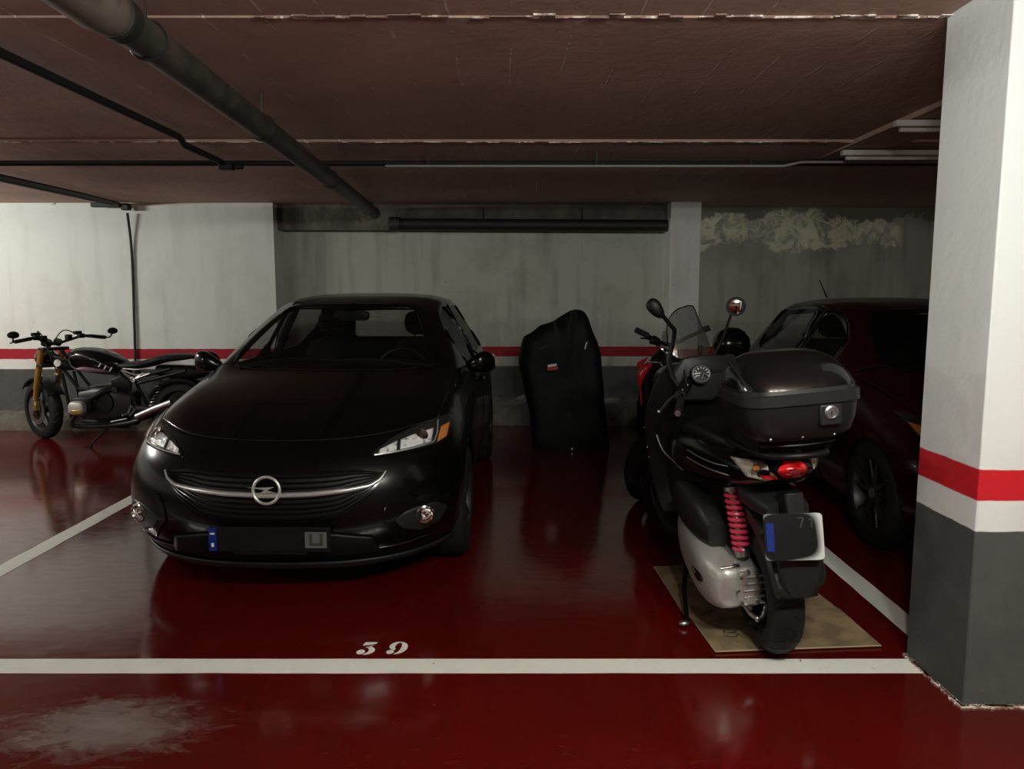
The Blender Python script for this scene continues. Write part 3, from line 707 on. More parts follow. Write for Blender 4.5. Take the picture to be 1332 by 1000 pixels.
        MB().box((0, -.03, .29), (.34, .03, .02)).build('plate_holder', 'plastic', n, xf=X @ Matrix.Translation((.022, 0, 0)))

car = empty('hatchback_car', (-1.133, 3.47, 0), 'glossy black five-door hatchback parked nose-out in bay 39, chrome winged grille', 'car', (0, 0, math.radians(-1.4)))
make_car(car, 'black_paint', True, (1, 1, 1), 'dalu')
car2 = empty('hatchback_car', (2.96, 3.56, 0), 'dark red hatchback half hidden behind the white pillar on the right', 'car', (0, 0, 0))
make_car(car2, 'red_paint', False, (1.02, 1.0, .975), 'dalu')
# ---------------------------------------------------------------- two-wheelers
def bike_wheel(parent, c, ax, R, wdt, rimm, spokes=5, name='wheel', xf=None, r0=None, tread=True):
    h = wdt/2; r0 = r0 or R-.075; prof = []
    for k in range(13):
        a = PI*k/12-PI/2; prof.append((r0+(R-r0)*(.25+.75*math.cos(a)**.8) if abs(math.cos(a)) > 1e-6 else r0, h*math.sin(a)))
    prof = [(r0-.004, -h*.8)]+prof+[(r0-.004, h*.8)]
    ty = MB().lathe(prof, c, ax, 56).build(name, 'rubber', parent, xf=xf)
    if tread:
        b = MB(); A = V(ax).normalized(); u, v = frame(A)
        for k in range(26):
            a = 2*PI*k/26
            for s in (1, -1):
                pts = []
                for q in range(4):
                    aa = a+q*.055+(0 if s > 0 else .06); wv = s*(.10+q*.24)
                    rr = r0+(R-r0)*(.25+.75*math.sqrt(max(0, 1-wv*wv))**.8)+.0005
                    pts.append(V(c)+A*(h*wv)+(u*math.cos(aa)+v*math.sin(aa))*rr)
                b.tube(pts, .0022, 4, cap=False)
        b.build('tread_groove', 'plastic', ty, xf=xf)
    b = MB().lathe([(r0, -h*.75), (r0-.018, -h*.5), (r0-.02, 0), (r0-.018, h*.5), (r0, h*.75), (r0+.006, 0)], c, ax, 48)
    u, v = frame(ax); A = V(ax).normalized()
    for k in range(spokes):
        a = 2*PI*k/spokes+.4; d = u*math.cos(a)+v*math.sin(a)
        b.tube([V(c)+d*.03, V(c)+d*(r0*.55), V(c)+d*(r0-.012)], [.020, .014, .018], 8, flat=.6, up=A)
    b.cyl(V(c)-A*h*.6, V(c)+A*h*.6, .038, n=24); b.build('rim', rimm, ty, xf=xf)
    return ty
def mirror_round(parent, c, n, r, stem, xf=None, m='plastic', ellip=1.0):
    c, n = V(c), V(n).normalized()
    h = MB().lathe([(.001, -.028), (r*.6, -.024), (r*.95, -.008), (r*1.04, .002), (r*1.03, .008), (r*.96, .008)], c, n, 36)
    o = h.build('mirror', m, parent, xf=xf)
    MB().lathe([(r*.96*q, .004+.011*(1-q*q)) for q in (1, .85, .7, .55, .4, .25, .12, .002)], c, n, 36).build('mirror_glass', 'mirror', o, xf=xf)
    MB().tube(stem, [.0075, .0075, .007], 8, smooth=5).build('mirror_stem', m, o, xf=xf)
    return o

# ---- big scooter in front: leans a little on its side stand
O = V((1.075, 3.05, .0135)); YAW, LEAN = math.radians(2.2), math.radians(-5)
sc_ = empty('motor_scooter', O, 'black maxi scooter with grey top box and red spring, rear wheel on cardboard', 'scooter', (0, LEAN, YAW))
RM = Matrix.Rotation(YAW, 3, 'Z') @ Matrix.Rotation(LEAN, 3, 'Y'); RI = RM.inverted()
def L(x, y, z): return RI @ (V((x, y, z))-O)
bike_wheel(sc_, (0, 0, .262), (-1, 0, 0), .262, .135, 'dalu', 5, r0=.18)
# front wheel turned to the left, fork, front mudguard
fx = Matrix.Translation((0, 1.40, 0)) @ Matrix.Rotation(math.radians(34), 4, 'Z')
bike_wheel(sc_, (0, .02, .27), (-1, 0, 0), .27, .115, 'dalu', 5, xf=fx, r0=.19)
MB().tube([(-.075, 0, .27), (-.075, -.05, .62)], .020, 12).tube([(.075, 0, .27), (.075, -.05, .62)], .020, 12).tube([(-.09, -.055, .62), (.09, -.055, .62)], .025, 10).build('front_fork', 'dalu', sc_, xf=fx)
b = MB(); rs = []
for k in range(15):
    a = math.radians(15+k*11); rs.append([V((x, .02+math.cos(a)*r, .27+math.sin(a)*r)) for x, r in ((-.075, .25), (-.078, .285), (-.055, .302), (0, .308), (.055, .302), (.078, .285), (.075, .25))])
b.rings(rs, cap=False, closed=False).build('front_mudguard', 'gloss', sc_, solid=.004, xf=fx)
# engine and transmission casing on the left of the rear wheel
b = loft([((-.150, .66, .33), .050, .075), ((-.165, .50, .33), .070, .105), ((-.178, .30, .315), .078, .118), ((-.182, .12, .300), .080, .118), ((-.172, .02, .292), .074, .108), ((-.160, -.045, .288), .055, .082), ((-.155, -.062, .287), .03, .05)], n=28, p=3, sm=4)
en = b.build('engine_casing', 'alu', sc_)
b = loft([((-.10, .20, .31), .05, .10), ((-.10, .04, .30), .055, .10), ((-.095, -.06, .295), .05, .085), ((-.092, -.085, .293), .03, .06)], n=20, p=4)
for k in range(5): b.box((-.085, -.082, .235+.028*k), (.085, .022, .007))
b.box((-.125, -.088, .345), (.03, .02, .05)).box((-.10, -.09, .255), (.035, .02, .035))
b.build('gear_housing', 'alu', en, bevel=.004)
b = MB()
for i in range(8):
    a = 2*PI*i/8; b.cyl((-.105+.045*math.cos(a), -.098, .295+.075*math.sin(a)), (-.105+.045*math.cos(a), -.085, .295+.075*math.sin(a)), .007, n=8)
b.build('bolt_ring', 'satin', en)
MB().cyl((-.20, -.035, .372), (-.135, -.04, .376), .007, n=10).cyl((-.150, -.04, .376), (-.125, -.04, .376), .011, n=6).build('brake_adjuster', 'chrome', en)
b = MB().rings([se((-.252, .12+.0, .30), (0, 1, 0), (0, 0, 1), .075, .028, 2, 20), se((-.262, .12, .30), (0, 1, 0), (0, 0, 1), .068, .022, 2, 20)])
b.build('cooling_vent', 'plastic', en)
MB().tube([(-.12, -.05, .22), (-.09, -.07, .175), (-.055, -.075, .17), (-.03, -.06, .215)], .008, 8, smooth=5).ball((-.075, -.08, .165), .013, 8).build('brake_arm', 'satin', en)
MB().tube([(-.15, .5, .245), (-.13, .1, .20), (-.10, -.03, .205)], .006, 8, smooth=4).build('brake_cable', 'cable', en)
loft([((-.165, .66, .50), .05, .07), ((-.175, .45, .50), .062, .105), ((-.175, .20, .49), .055, .10), ((-.165, .10, .47), .04, .06)], n=20, p=3, sm=3).build('air_filter_box', 'greyplastic', sc_)
# rear shock absorbers: red coils
for sx in (-1, 1):
    a, c = V((sx*.112, .045, .685)), V((sx*.098, -.01, .405))
    so = MB().cyl(a, c, .018, n=12); so.cyl(a, a+(c-a)*.06, .034, n=16); so.cyl(a+(c-a)*.90, c, .030, n=16)
    so = so.build('shock_absorber', 'satin', sc_)
    pts = []; d = (c-a); u, v = frame(d)
    for k in range(10*14+1):
        t = k/140; ang = 2*PI*k/14; pts.append(a+d*(.05+.85*t)+(u*math.cos(ang)+v*math.sin(ang))*.029)
    MB().tube(pts, .0088, 8).build('spring', 'springred', so)
    MB().ball(a+V((0, 0, .012)), .018, 10).ball(c, .022, 10).build('shock_mount', 'dalu', so)
# muffler on the right
MB().tube([(.13, .75, .25), (.16, .5, .27), (.18, .30, .31)], .02, 10, smooth=4).build('exhaust_pipe', 'dalu', sc_)
mu = loft([((.150, .36, .30), .04, .05), ((.150, .28, .315), .055, .07), ((.140, -.06, .35), .056, .075), ((.138, -.15, .36), .045, .06)], n=24, p=2.3).build('muffler', 'greyplastic', sc_)
MB().cyl((.138, -.14, .36), (.138, -.175, .362), .020, n=16).build('muffler_outlet', 'satin', mu)
# tail: under-seat fairing, lamps, rear mudguard with plate
ta = loft([((0, 1.02, .66), .13, .10), ((0, .75, .70), .185, .13), ((0, .45, .735), .205, .125), ((0, .15, .765), .198, .10), ((0, -.10, .79), .165, .072), ((0, -.235, .805), .115, .048), ((0, -.275, .81), .07, .03)], n=36, p=2.6, sm=5).build('tail_fairing', 'gloss', sc_)
for (z0, z1, dx) in ((.805, .822, .004), (.772, .775, .0)):
    MB().tube([(-.212+dx, .35, z0-.02), (-.206, .15, z0-.012), (-.178, -.04, z0-.004), (-.12, -.20, z1)], .0032, 6, smooth=5).build('fairing_trim', 'satin', ta)
def lens(name, m, pts, par, off=.0, th=.012):
    """faceted lens wrapped on the tail; pts (x, y, z) outline"""
    c = sum((V(q) for q in pts), V((0, 0, 0)))/len(pts); n = V((c.x*1.4, -1, .1)).normalized()*1
    o = [V(q)+n*off for q in pts]; i = [q+n*th+(c-q)*.18 for q in o]; b = [q-n*.03 for q in o]
    return MB().rings([b, o, i]).build(name, m, par, bevel=.0015)
tl = MB().ball((.018, -.255, .816), (.062, .045, .036), 24).build('tail_light', 'redlens', sc_)
MB().ball((.018, -.292, .812), (.022, .012, .014), 12).build('lens_highlight', 'springred', tl)  # brighter red blob standing in for a highlight inside the lens
for sx in (-1, 1):
    if sx < 0: pts = [(-.175, -.165, .862), (-.078, -.255, .852), (-.040, -.278, .79), (-.078, -.262, .782), (-.135, -.215, .792)]
    else: pts = [(.100, -.240, .845), (.135, -.200, .852), (.165, -.150, .838), (.150, -.175, .80), (.105, -.240, .80)]
    t1 = lens('turn_signal', 'whitelens', pts, sc_, .004, .010)
    cx = sum(q[0] for q in pts)/5; cy = sum(q[1] for q in pts)/5
    if sx < 0:
        MB().box((-.105, -.252, .832), (.035, .012, .016), Matrix.Rotation(.6, 4, 'Z')).build('bulb', 'amber', t1, bevel=.003)
        lens('lens_strip', 'redlens', [(-.10, -.258, .806), (-.045, -.285, .803), (-.048, -.283, .790), (-.09, -.262, .790)], t1, .006, .006)
MB().rings([se((0, .10, .66), (1, 0, 0), (0, 0, 1), .10, .05, 3, 20), se((0, -.12, .67), (1, 0, 0), (0, 0, 1), .105, .05, 3, 20), se((0, -.26, .66), (1, 0, 0), (0, 0, 1), .08, .04, 3, 20)]).build('inner_fender', 'greyplastic', sc_)
b = MB(); rs = []
for k in range(14):     # rear mudguard: arch over the tyre down to the flap
    a = math.radians(70+k*7.6); r = .335+.012*k/13
    w2 = .075+.012*math.sin(k/13*PI)
    rs.append([V((x*w2, math.cos(a)*r, .285+math.sin(a)*r)) for x in ()] or [V((x, math.cos(a)*rr, .285+math.sin(a)*rr)) for x, rr in ((-w2, r-.05), (-w2*.95, r-.01), (-w2*.5, r+.004), (0, r+.008), (w2*.5, r+.004), (w2*.95, r-.01), (w2, r-.05))])
b.rings(rs, cap=False, closed=False).build('rear_mudguard', 'greyplastic', sc_, solid=.005)
b = MB().rings([se((.012, -.325, z), (1, 0, 0), (0, 1, 0), a, .022, 3, 24) for z, a in ((.60, .075), (.50, .085), (.42, .080), (.365, .055), (.352, .03))]); b.build('mud_flap', 'greyplastic', sc_)
MB().box((0, -.30, .66), (.07, .10, .16), Matrix.Rotation(-.25, 4, 'X')).build('plate_bracket', 'plastic', sc_, bevel=.008)
px = Matrix.Translation((-.028, -.375, .600)) @ Matrix.Rotation(math.radians(-14), 4, 'X') @ Matrix.Rotation(math.radians(4), 4, 'Y')
g = NG('smudged_plate', .5); g.b.inputs['Specular IOR Level'].default_value = .2
pl_tc = g.nt.nodes.new('ShaderNodeTexCoord'); sp = g.nt.nodes.new('ShaderNodeSeparateXYZ'); g.link(pl_tc.outputs['Generated'], sp.inputs[0])
ex = g.math('MULTIPLY', g.math('ABSOLUTE', g.math('SUBTRACT', sp.outputs[0], .47)), 2.15); ez = g.math('MULTIPLY', g.math('ABSOLUTE', g.math('SUBTRACT', sp.outputs[2], .52)), 2.1)
ee = g.math('ADD', g.math('POWER', ex, 4.0), g.math('POWER', ez, 4.0))
M['plate'] = g.out(g.mix(g.ramp(g.math('ADD', ee, g.math('MULTIPLY', g.math('SUBTRACT', sp.outputs[0], .5), .7)), .75, 1.6), (.003, .003, .003), (.50, .51, .49)))
pb = MB(); rr = []
for xx, zz in ((-.105, -.08), (.105, -.08), (.105, .08), (-.105, .08)): rr.append(V((xx, 0, zz)))
pt = MB().rings([se((0, -.003, 0), (1, 0, 0), (0, 0, 1), .107, .083, 14, 48), se((0, .003, 0), (1, 0, 0), (0, 0, 1), .107, .083, 14, 48)]).build('number_plate', 'plate', sc_, xf=px)
MB().box((-.086, -.0045, -.0), (.028, .002, .10)).build('plate_strip', 'blue', pt, xf=px)
def glyph(segs, ox, oz, w_, h_, t=.006):
    b = MB()
    for a, c in segs: b.tube([(ox+a[0]*w_, -.0045, oz+a[1]*h_), (ox+c[0]*w_, -.0045, oz+c[1]*h_)], t*.5, 6)
    return b
glyph([((0, 1), (1, 1)), ((1, 1), (.4, 0))], .015, .030, .022, .036).build('plate_digit', 'ink', pt, xf=px)
glyph([((.5, 0), (.5, 1)), ((.1, .75), (.5, 1))], .055, .030, .022, .036).build('plate_digit', 'ink', pt, xf=px)
# luggage rack and top box
MB().tube([(-.11, .25, .875), (-.12, -.10, .885), (-.09, -.40, .905), (.09, -.40, .905), (.12, -.10, .885), (.11, .25, .875)], .012, 10, smooth=5).box((0, -.20, .935), (.26, .30, .05)).build('luggage_rack', 'plastic', sc_)
def rbox(levels, cy, p=5, n=44): return MB().rings([se((cx, cy+dy, z), (1, 0, 0), (0, 1, 0), a, b_, p, n) for z, a, b_, dy, cx in levels])
tb = rbox([(.965, .135, .13, 0, -.01), (.972, .155, .15, 0, -.01), (.995, .180, .178, 0, -.01), (1.04, .193, .19, 0, -.01), (1.098, .200, .196, 0, -.01)], -.31).build('top_box', 'box', sc_)
rbox([(1.096, .203, .200, 0, -.01), (1.099, .207, .204, 0, -.01), (1.134, .207, .204, 0, -.01), (1.137, .203, .200, 0, -.01)], -.31).build('rim_band', 'greyplastic', tb)
rbox([(1.137, .199, .196, 0, -.01), (1.16, .197, .190, 0, -.01), (1.20, .184, .170, .012, -.01), (1.238, .155, .135, .030, -.01), (1.256, .115, .095, .04, -.01), (1.262, .055, .05, .045, -.01)], -.31, 3.6).build('lid', 'boxlid', tb)
rbox([(1.137, .200, .197, 0, -.01), (1.150, .200, .194, 0, -.01)], -.31, 4).build('lid_skirt', 'box', tb)
for k in (-1, 1): loft([((k*.140-.01, -.46, 1.15), .045, .012), ((k*.158-.01, -.36, 1.195), .026, .02), ((k*.150-.01, -.20, 1.228), .020, .018), ((k*.13-.01, -.10, 1.235), .02, .012)], n=14, sm=3).build('lid_shoulder', 'box', tb)
lp = MB().box((.062, -.505, 1.058), (.075, .020, .072)).build('lock_plate', 'greyplastic', tb, bevel=.006)
MB().lathe([(.022, -.004), (.024, .004), (.018, .008), (.016, .003), (.001, .004)], (.062, -.515, 1.066), (0, -1, 0), 28).build('lock', 'satin', lp)
MB().box((.062, -.521, 1.066), (.0035, .004, .014)).build('keyhole', 'ink', lp)
for x in (-.13, -.02, .09): MB().ball((x, -.47, .982), .006, 8).build('rivet', 'satin', tb)
MB().tube([(-.14, -.40, .945), (0, -.425, .943), (.12, -.405, .945)], .0035, 6, smooth=4).build('rack_trim', 'dalu', tb)
# seat, tunnel, footboard, leg shield
loft([((0, -.02, .86), .11, .035), ((0, .15, .865), .155, .05), ((0, .45, .855), .165, .055), ((0, .65, .80), .15, .055), ((0, .82, .775), .11, .05), ((0, .90, .765), .06, .03)], n=28, p=2.8, sm=4).build('seat', 'seatm', sc_)
loft([((0, .70, .48), .12, .15), ((0, .90, .45), .13, .14), ((0, 1.10, .45), .15, .16)], n=24, p=3).build('tunnel', 'greyplastic', sc_)
loft([((0, .55, .30), .20, .03), ((0, .80, .27), .225, .03), ((0, 1.10, .28), .215, .035), ((0, 1.25, .33), .18, .05)], n=24, p=4, sm=3).build('footboard', 'plastic', sc_)
rs = []
for z, y, wd, dp in ((.26, 1.04, .17, .14), (.35, 1.10, .20, .17), (.50, 1.13, .225, .15), (.65, 1.11, .245, .13), (.78, 1.06, .255, .12), (.90, 1.00, .245, .12), (1.00, .95, .215, .12), (1.06, .93, .185, .11), (1.10, .94, .14, .08)):
    rs.append([V((x*wd, y+dp*(1-abs(x)**2.2)*1.0+0*x, z)) for x in [math.cos(PI*k/16) for k in range(17)]]+[V((-x*wd, y-.02-.045*(1-abs(x)**3)-.02, z)) for x in [math.cos(PI*k/16) for k in range(17)]])
MB().rings(rs).build('leg_shield', 'plastic', sc_)
loft([((0, 1.05, 1.00), .17, .09), ((0, 1.22, .96), .16, .12), ((0, 1.36, .90), .12, .11), ((0, 1.44, .85), .06, .06)], n=28, p=2.6, sm=4).build('front_cowl', 'gloss', sc_)
MB().tube([(-.212, .96, .74), (-.19, .93, .66), (-.14, .90, .60), (-.10, .88, .55)], .005, 6, smooth=5).build('edge_trim', 'satin', sc_)
for z, x in ((.765, -.252), (.655, -.245), (.60, -.238)): MB().ball((x, 1.06, z), .0065, 8).build('shield_screw', 'chrome', sc_)
# dash panel with instrument, facing the rider
q = [L(.80, 3.90, 1.05), L(.86, 3.88, 1.15), L(.97, 3.90, 1.165), L(1.10, 3.93, 1.16), L(1.17, 3.96, 1.10), L(1.15, 3.93, 1.00), L(1.02, 3.88, .93), L(.88, 3.87, .93)]
c0 = sum(q, V((0, 0, 0)))/8
MB().rings([[p_+V((0, .10, -.03))+(c0-p_)*.2 for p_ in q], q, [p_+(c0-p_)*.12+V((0, -.012, 0)) for p_ in q]]).build('dash_panel', 'greyplastic', sc_, bevel=.012)
gc = L(.948, 3.835, 1.071)
ga = MB().lathe([(.052, -.03), (.050, .006), (.043, .008), (.040, 0), (.001, 0)], gc, (0, -1, .25), 36).build('instrument', 'plastic', sc_)
MB().torus(gc+V((0, -.006, .002)), (0, -1, .25), .042, .0035, 36, 8).build('bezel', 'satin', ga)
b = MB()
for k in range(9):
    a = math.radians(200-k*27); b.box(gc+V((math.cos(a)*.033, -.006, math.sin(a)*.033)), (.004, .002, .010), Matrix.Rotation(PI/2-a, 4, 'Y'))
b.box(gc+V((-.018, -.006, .006)), (.026, .003, .005)).box(gc+V((-.020, -.006, -.006)), (.020, .003, .004)); b.build('dial_marks', 'white', ga)
MB().tube([gc+V((.0, -.010, -.022)), gc+V((.012, -.012, .004)), gc+V((.034, -.012, -.018))], .005, 8).build('dial_highlight', 'satin', ga)
# handlebar turned left
hb = [L(.80, 3.66, .93), L(.83, 3.76, .965), L(.90, 3.87, 1.02), L(.97, 3.97, 1.05), L(1.07, 4.10, 1.04), L(1.10, 4.24, 1.01), L(1.09, 4.32, .99)]
MB().tube(hb, .014, 10, smooth=5).build('handlebar', 'plastic', sc_)
MB().tube([L(.785, 3.60, .912), L(.825, 3.73, .955)], .019, 16).lathe([(.021, 0), (.021, .006), (.012, .008), (.001, .008)], L(.785, 3.60, .912), (-.3, -1, -.3), 16).build('grip', 'rubber', sc_)
MB().lathe([(.016, 0), (.014, .010), (.006, .012), (.001, .010)], L(.783, 3.595, .911), (-.2, -1, -.15), 16).build('bar_end', 'satin', sc_)
MB().tube([L(.80, 3.76, .97), L(.76, 3.70, .955), L(.72, 3.62, .935), L(.69, 3.56, .925)], [.006, .007, .0065, .006], 8, smooth=4).ball(L(.687, 3.555, .924), .0095, 8).build('brake_lever', 'satin', sc_)
loft([(L(.83, 3.77, .97), .028, .024), (L(.86, 3.82, 1.0), .034, .028), (L(.89, 3.87, 1.03), .03, .024)], n=16).build('switch_block', 'plastic', sc_)
for i, (x, y, z) in enumerate(((.84, 3.76, 1.0), (.862, 3.79, .985), (.875, 3.80, 1.02))): MB().ball(L(x, y, z), .0055, 8).build('switch_button', 'satin', sc_)
for pth in ([(.84, 3.80, 1.0), (.80, 3.88, 1.07), (.82, 4.0, 1.10), (.90, 4.05, 1.02)], [(.85, 3.80, .98), (.83, 3.84, .90), (.88, 3.92, .85)], [(.87, 3.8, 1.02), (.88, 3.9, 1.10), (.96, 4.0, 1.08)]):
    MB().tube([L(*q_) for q_ in pth], .005, 8, smooth=6).build('control_cable', 'cable', sc_)
# smoked windscreen on the bars
WS = [[(.835, 4.00, 1.14), (.90, 3.99, 1.13), (.97, 4.03, 1.12), (1.04, 4.10, 1.13), (1.065, 4.14, 1.16)],
      [(.815, 4.02, 1.22), (.88, 4.01, 1.22), (.96, 4.05, 1.22), (1.03, 4.12, 1.22), (1.058, 4.16, 1.22)],
      [(.815, 4.05, 1.31), (.87, 4.04, 1.32), (.94, 4.08, 1.32), (1.00, 4.14, 1.31), (1.035, 4.18, 1.28)],
      [(.85, 4.09, 1.365), (.885, 4.09, 1.375), (.93, 4.11, 1.385), (.975, 4.16, 1.36), (1.015, 4.20, 1.33)],
      [(.89, 4.12, 1.392), (.91, 4.12, 1.398), (.935, 4.13, 1.405), (.965, 4.17, 1.405), (.985, 4.19, 1.395)]]
wsb = MB().rings([[L(*p_) for p_ in r] for r in WS], cap=False, closed=False).build('windscreen', 'screen', sc_, sub=2)
edge = [WS[i][0] for i in range(5)]+[WS[4][k] for k in range(1, 5)]+[WS[i][4] for i in range(3, -1, -1)]
MB().tube([L(*p_) for p_ in edge], .0035, 6, smooth=4).build('screen_edge', 'plastic', wsb)
for dx in (.84, 1.0): MB().tube([L(dx, 4.03, 1.05), L(dx-.01, 4.04, 1.20)], .008, 8).build('screen_bracket', 'plastic', wsb)
mirror_round(sc_, L(1.199, 4.14, 1.402), RI @ V((-.22, -.97, -.09)), .050, [L(1.05, 4.06, 1.11), L(1.12, 4.10, 1.23), L(1.175, 4.145, 1.355)])
# left mirror, seen from behind: dark shell on a cranked stem
ml = loft([(L(.660, 3.80, 1.418), .006, .01), (L(.675, 3.80, 1.418), .02, .030), (L(.70, 3.80, 1.405), .028, .040), (L(.725, 3.80, 1.385), .026, .034), (L(.745, 3.80, 1.365), .014, .016)], (0, 1, 0), (.3, 0, .95), 20, 2.4, 4).build('mirror', 'plastic', sc_)
MB().tube([L(.735, 3.80, 1.372), L(.785, 3.82, 1.315), L(.812, 3.85, 1.285), L(.808, 3.88, 1.20), L(.79, 3.88, 1.13), L(.82, 3.86, 1.04)], .011, 8, smooth=4).build('mirror_stem', 'plastic', ml)
# side stand with a bright foot, centre stand tucked up
MB().tube([(-.16, .62, .26), (-.24, .45, .10), (-.285, .23, .022)], [.013, .012, .010], 8).build('side_stand', 'plastic', sc_)
MB().ball(L(.765, 3.27, .018), (.026, .018, .014), 12).build('stand_foot', 'satin', sc_)
MB().tube([(-.12, .55, .17), (-.13, .20, .14)], .012, 8).tube([(.12, .55, .17), (.13, .20, .14)], .012, 8).build('centre_stand', 'dalu', sc_)

# ---- cardboard under the rear wheel
cg = 'flattened cardboard sheets under the scooter'
b = MB().poly([(.838, 3.018), (1.547, 3.072), (1.53, 3.45), (.812, 3.39)], (0, 0, .0105), (1, 0, 0), (0, 1, 0), .005)
c1 = tag(b.build('cardboard_sheet', 'card'), 'flattened cardboard sheet under the rear tyre, front one with ink marks', 'cardboard', cg)
b = MB()
for k, (x, y, l_, a) in enumerate(((.915, 3.245, .03, .3), (.945, 3.225, .035, -.5), (.925, 3.20, .03, 1.2), (.955, 3.19, .04, .1), (.97, 3.165, .03, .9), (.94, 3.15, .05, -.2), (.905, 3.262, .02, -.8), (.975, 3.205, .02, .5))):
    b.box((x, y, .0108), (l_, .005, .001), Matrix.Rotation(a, 4, 'Z'))
b.build('ink_mark', 'ink', c1)
b = MB().tube([(.838, 3.018, .008), (1.547, 3.072, .008)], .0035, 6).tube([(.838, 3.018, .008), (.812, 3.39, .008)], .0025, 6); b.build('cut_edge', 'cardedge', c1)
b = MB().poly([(.795, 3.36), (1.535, 3.40), (1.505, 3.70), (1.49, 4.06), (.768, 4.02)], (0, 0, .0048), (1, 0, 0), (0, 1, 0), .004)
c2 = tag(b.build('cardboard_sheet', 'card'), 'flattened cardboard sheet lying behind, its left corner reaching under the scooter', 'cardboard', cg)
MB().tube([(.795, 3.36, .003), (.768, 4.02, .003)], .002, 6).build('cut_edge', 'cardedge', c2)

# ---- second scooter behind, black with a red shield, nose towards the left
s2 = empty('motor_scooter', (1.36, 5.90, 0), 'black scooter with red front shield parked behind the maxi scooter', 'scooter', (0, 0, 0))
X2 = Matrix.Translation((-1.36, -5.90, 0)); hd = V((-.63, -.78, 0)).normalized(); rt = V((hd.y, -hd.x, 0))   # heading, sideways
W2 = lambda f, s, z: V((1.36, 5.90, 0))+hd*f+rt*s+V((0, 0, z))
bike_wheel(s2, W2(.66, 0, .23), rt, .23, .10, 'dalu', 5, xf=X2, r0=.16, tread=False)
bike_wheel(s2, W2(-.62, 0, .23), rt, .23, .11, 'dalu', 5, xf=X2, r0=.16, tread=False)
up = (0, 0, 1)
def ring2(f, s, z, a, b_, p=2.6): return se(W2(f, s, z), rt, V((0, 0, 1)), a, b_, p, 24)
MB().rings([ring2(-.75, 0, .66, .05, .04), ring2(-.62, 0, .64, .13, .10), ring2(-.3, 0, .60, .17, .15), ring2(0, 0, .55, .16, .15), ring2(.08, 0, .52, .10, .12)]).build('tail_fairing', 'gloss', s2, xf=X2)
MB().rings([ring2(-.66, 0, .76, .10, .03), ring2(-.4, 0, .77, .14, .045), ring2(-.05, 0, .74, .13, .045), ring2(.06, 0, .72, .08, .03)]).build('seat', 'seatm', s2, xf=X2)
MB().rings([ring2(.0, 0, .28, .14, .05, 4), ring2(.3, 0, .27, .15, .05, 4), ring2(.42, 0, .32, .14, .07, 4)]).build('footboard', 'plastic', s2, xf=X2)
MB().rings([se(W2(f, 0, z), rt, hd, a, b_, 2.4, 28) for f, z, a, b_ in ((.44, .26, .12, .05), (.46, .45, .17, .06), (.44, .65, .19, .07), (.40, .85, .17, .07), (.36, 1.0, .12, .06), (.34, 1.06, .06, .04))]).build('leg_shield', 'plastic', s2, xf=X2)
rs = [[W2(f, s, z) for f, s in pts] for z, pts in ((1.02, ((.42, -.10), (.47, -.03), (.47, .04), (.42, .12))), (.95, ((.46, -.14), (.54, -.05), (.54, .05), (.46, .155))), (.86, ((.49, -.10), (.56, -.03), (.56, .03), (.47, .185))), (.78, ((.50, -.03), (.55, 0), (.55, .01), (.50, .10))))]
MB().rings([[W2(.47, .085, 1.01), W2(.43, .19, .965), W2(.44, .205, .90), W2(.47, .13, .955)], [W2(.50, .085, 1.01), W2(.46, .19, .965), W2(.46, .205, .90), W2(.50, .13, .955)]]).build('red_cover', 'redpanel', s2, bevel=.006, xf=X2)
rp = MB().tube([(.925, 5.09, 1.0), (.885, 5.09, .975), (.858, 5.09, .92), (.852, 5.09, .86)], [.018, .040, .034, .012], 12, smooth=5, flat=.8).build('front_shield', 'redpanel', s2, xf=X2)
MB().tube([(.852, 5.09, .87), (.860, 5.09, .80), (.866, 5.09, .73)], .0055, 6).build('shield_stripe', 'redpanel', rp, xf=X2)
MB().rings([se((.96, 5.16, z), (1, 0, 0), (0, 1, 0), a, .05, 3, 24) for z, a in ((.60, .05), (.75, .09), (.88, .10), (.98, .09), (1.01, .05))]).build('front_cowl', 'gloss', s2, xf=X2)
MB().tube([(.895, 5.56, 1.205), (1.02, 5.6, 1.145), (1.12, 5.65, 1.10), (1.20, 5.68, 1.10), (1.32, 5.66, 1.16), (1.43, 5.62, 1.215)], .014, 10, smooth=4).build('handlebar', 'plastic', s2, xf=X2)
MB().tube([(.895, 5.56, 1.207), (.985, 5.59, 1.165)], .021, 12).build('grip', 'rubber', s2, xf=X2)
MB().tube([(1.395, 5.64, 1.20), (1.44, 5.62, 1.22)], .021, 12).build('grip', 'rubber', s2, xf=X2)
MB().tube([(1.03, 5.58, 1.13), (.97, 5.54, 1.145), (.925, 5.52, 1.15)], .006, 8, smooth=4).build('brake_lever', 'plastic', s2, xf=X2)
loft([((1.0, 5.58, 1.13), .03, .025), ((1.04, 5.6, 1.13), .04, .035), ((1.08, 5.62, 1.11), .035, .03)], (0, 1, 0), (0, 0, 1), 16).build('switch_block', 'plastic', s2, xf=X2)
MB().tube([(1.04, 5.55, 1.09), (1.08, 5.53, 1.07), (1.11, 5.53, 1.02)], .008, 8, smooth=4).build('brake_hose', 'chrome', s2, xf=X2)
MB().ball((1.12, 5.55, 1.04), (.018, .012, .018), 10).build('switch_knob', 'satin', s2, xf=X2)
MB().tube([(1.20, 5.68, 1.10), (1.05, 5.35, .60), (.965, 5.42, .24)], .025, 10).build('front_fork', 'dalu', s2, xf=X2)
